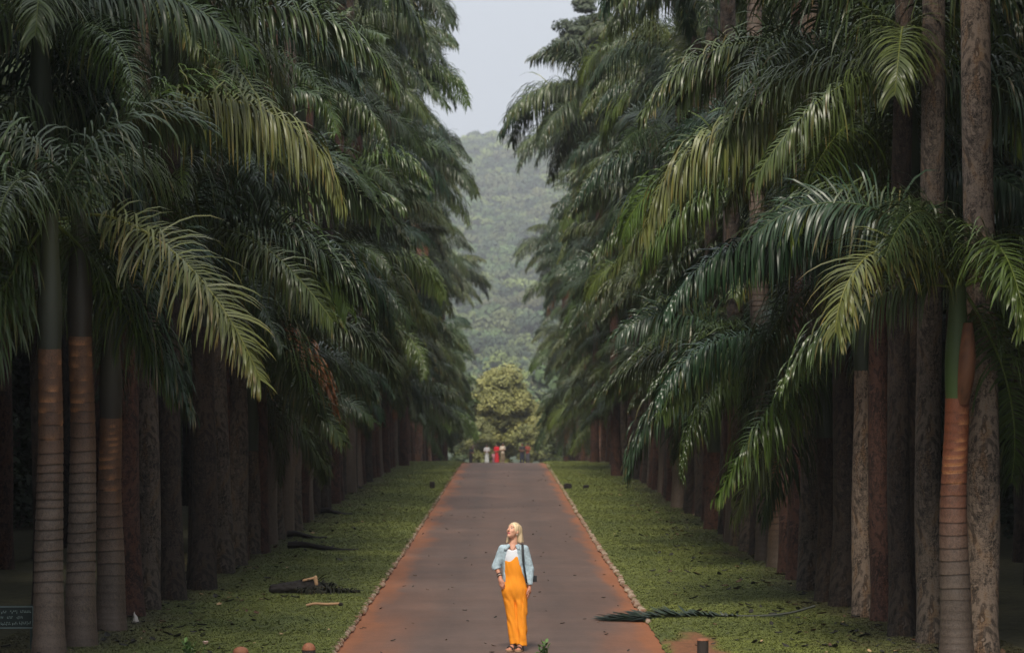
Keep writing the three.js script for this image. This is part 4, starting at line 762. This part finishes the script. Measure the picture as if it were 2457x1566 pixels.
  // sandals
  feet.forEach(([ax, ay, az, tx, tz]) => {
    const g = new THREE.Group(); g.name = 'sandal'; t.add(g); const a = Math.atan2(tx - ax, tz - az), L = Math.hypot(tx - ax, tz - az);
    g.position.set(ax, 0.003, az); g.rotation.y = a;
    const s = new THREE.Shape(); s.moveTo(-0.03, -0.05); s.bezierCurveTo(-0.036, 0.02, -0.05, L * 0.7, -0.045, L); s.bezierCurveTo(-0.04, L + 0.07, 0.04, L + 0.075, 0.045, L); s.bezierCurveTo(0.048, L * 0.7, 0.032, 0.02, 0.03, -0.05); s.bezierCurveTo(0.02, -0.07, -0.02, -0.07, -0.03, -0.05);
    const sole = new THREE.ExtrudeGeometry(s, { depth: 0.014, bevelEnabled: true, bevelSize: 0.004, bevelThickness: 0.003, bevelSegments: 2, curveSegments: 8 }); sole.rotateX(Math.PI / 2); sole.scale(1, 1, 1); sole.translate(0, 0.018, 0);
    mesh('sole', sole, std(0.36, 0.22, 0.13, 0.8), g);
    const band = (z, r, h) => { const b = new THREE.TorusGeometry(r, 0.008, 6, 16, Math.PI); b.scale(1, h, 1.8); b.translate(0, 0.014, z); return b; };
    mesh('strap', join([band(L * 0.95, 0.045, 1.1), band(L * 0.5, 0.042, 1.65), band(L * 0.15, 0.04, 2.0)]), std(0.03, 0.022, 0.02, 0.6), g);
  });
  // bag carried on the far shoulder
  const bag = thing('shoulder_bag', 'small black bag on a strap over the shoulder of the woman in orange', 'bag', X, land(d), -d);
  const sc = new THREE.CatmullRomCurve3([V(0.088, 1.36, -0.1), V(0.098, 1.408, -0.02), V(0.1, 1.375, 0.075), V(0.104, 1.28, 0.115), V(0.118, 1.12, 0.128), V(0.142, 0.98, 0.122), V(0.155, 0.9, 0.1), V(0.19, 0.92, -0.02), V(0.22, 0.95, -0.09)]), P = sc.getSpacedPoints(44), ps = [], ix = [];
  P.forEach((p, i) => { const w = i > 7 && i < 20 ? 0.016 : 0.012; for (const [dx, dz] of [[-w, 0.004], [w, -0.002], [w, 0.004], [-w, 0.01]]) ps.push(p.x + dx, p.y, p.z + dz); if (i) for (let k = 0; k < 4; k++) { const A = (i - 1) * 4 + k, B = (i - 1) * 4 + (k + 1) % 4; ix.push(A, B, A + 4, B, B + 4, A + 4); } });
  mesh('strap', geoOf(ps, ix), std(0.012, 0.014, 0.018, 0.6), bag);
  const pouch = new THREE.BoxGeometry(0.17, 0.085, 0.07, 8, 6, 6), pp = pouch.attributes.position; for (let i = 0; i < pp.count; i++) { const k = 1 - 0.9 * ((pp.getX(i) / 0.2) ** 2 + (pp.getY(i) / 0.13) ** 2) * 0.4; pp.setXYZ(i, pp.getX(i) * (0.94 + 0.06 * k), pp.getY(i) * k, pp.getZ(i) * k); } pouch.computeVertexNormals();
  mesh('pouch', pouch, std(0.014, 0.015, 0.018, 0.55), bag).position.set(0.205, 0.945, -0.085);
}
// people beyond the crest
function farPerson(px, d, o) {
  const { label, top, legs, s = 1, lean = 0, arms = 0.1, skirt = 0, face = 0, hairC = [0.02, 0.016, 0.014], bend = 0 } = o;
  const t = thing('person', label, 'person', (px - 1186) * d / 6430, land(d), -d, face, 'people beyond the crest of the road');
  t.scale.setScalar(s);
  const S = [0.165, 1.39, bend * 0.5], hd = [lean * 0.1, 1.57, 0.03 + bend], el_ = [0.215, 1.12, 0.02 + bend * 0.5], hn = [0.2 - arms, 0.92 + arms * 1.3, 0.1 + arms * 0.9];
  const sym = (p) => [Math.abs(p[0]), p[1], p[2]], cell = 0.022;
  const bodyF = (p) => { const m = sym(p); let f = smin(el(p, hd, [0.08, 0.115, 0.095]), rc(p, hd, [0, 1.38, bend * 0.5], 0.05, 0.06), 0.03); f = smin(f, smin(rc(p, [0, 1.3, bend * 0.5], [0, 0.95, 0], 0.13, 0.12), rc(m, [0.06, 1.34, bend * 0.5], S, 0.08, 0.06), 0.06), 0.05); f = smin(f, smin(rc(m, S, el_, 0.048, 0.038), rc(m, el_, hn, 0.038, 0.035), 0.02), 0.02); f = smin(f, rc(m, hn, [hn[0] - 0.01, hn[1] - 0.07, hn[2] + 0.03], 0.035, 0.028), 0.02); f = smin(f, smin(rc(m, [0.085, 0.92, 0], [0.095, 0.48, 0.02], 0.085, 0.055), rc(m, [0.095, 0.48, 0.02], [0.1, 0.06, -0.02], 0.055, 0.036), 0.03), 0.03); return smin(f, rc(m, [0.1, 0.04, -0.03], [0.12, 0.03, 0.12], 0.035, 0.03), 0.02); };
  mesh('body', skin(bodyF, [-0.4, -0.02, -0.22], [0.4, 1.74, 0.4], cell), std(0.24, 0.12, 0.075, 0.7), t);
  mesh('shirt', skin((p) => { const m = sym(p); let f = smin(smin(rc(p, [0, 1.3, bend * 0.5], [0, 0.93, 0], 0.155, 0.15), rc(m, [0.06, 1.34, bend * 0.5], S, 0.085, 0.07), 0.06), rc(m, S, [el_[0], el_[1] + 0.05, el_[2]], 0.062, 0.055), 0.03); return smax(smax(f, 0.86 - p[1], 0.01), p[1] - 1.45, 0.01) + 0.008 * noise(p[0] * 14, p[1] * 9, p[2] * 14); }, [-0.42, 0.82, -0.24], [0.42, 1.5, 0.3], cell), std(...top, 0.85), t);
  mesh(skirt ? 'skirt' : 'trousers', skin((p) => { const m = sym(p); let f = skirt ? rc(p, [0, 0.9, 0], [0, 0.25, 0], 0.15, 0.21) : smin(rc(m, [0.085, 0.88, 0], [0.1, 0.48, 0.02], 0.11, 0.085), rc(m, [0.1, 0.48, 0.02], [0.1, 0.12, -0.02], 0.085, 0.07), 0.03); return smax(smax(f, (skirt ? 0.14 : 0.1) - p[1], 0.01), p[1] - 0.93, 0.01) + 0.008 * noise(p[0] * 18, p[1] * 5, p[2] * 18); }, [-0.34, 0.06, -0.34], [0.34, 1.0, 0.34], cell), std(...legs, 0.85), t);
  mesh('hair', skin((p) => smax(el(p, [hd[0], hd[1] + 0.025, hd[2] - 0.015], [0.092, 0.12, 0.108]), -el(p, [hd[0], hd[1] - 0.05, hd[2] + 0.12], [0.08, 0.12, 0.1]), 0.01), [-0.2, 1.4, -0.2], [0.2, 1.78, 0.35], cell * 0.8), std(...hairC, 0.6), t);
}
farPerson(1145, 232, { label: 'distant person in a long white dress with bent arms, beyond the crest', top: [0.62, 0.6, 0.62], legs: [0.55, 0.58, 0.58], skirt: 1, arms: 0.14 });
farPerson(1168.5, 229, { label: 'distant person in bright red dress, beyond the crest', top: [0.62, 0.012, 0.03], legs: [0.5, 0.012, 0.025], skirt: 1, arms: 0.12, face: -0.5, s: 1.03, bend: 0.06 });
farPerson(1161, 233, { label: 'distant child in pink beside the person in red', top: [0.62, 0.3, 0.36], legs: [0.3, 0.16, 0.2], s: 0.62 });
farPerson(1182, 231, { label: 'distant person in cream shirt and beige trousers behind the one in red', top: [0.66, 0.56, 0.46], legs: [0.24, 0.18, 0.12], arms: 0.2, face: 0.6, s: 1.08 });
farPerson(1228, 231, { label: 'distant person in black shirt with grey print, right of the road middle', top: [0.035, 0.03, 0.035], legs: [0.02, 0.025, 0.05], arms: 0.15, s: 1.07 });
farPerson(1241, 232, { label: 'distant person with brick-red top and grey trousers, rightmost of the group', top: [0.28, 0.06, 0.04], legs: [0.08, 0.08, 0.1], arms: 0.22, face: -0.6, s: 1.07 });
farPerson(1107, 230, { label: 'distant person in dark clothes bending at the left end of the crest', top: [0.03, 0.028, 0.04], legs: [0.025, 0.022, 0.03], bend: 0.16, face: 0.9, s: 0.92 });
renderer.render(scene, camera);
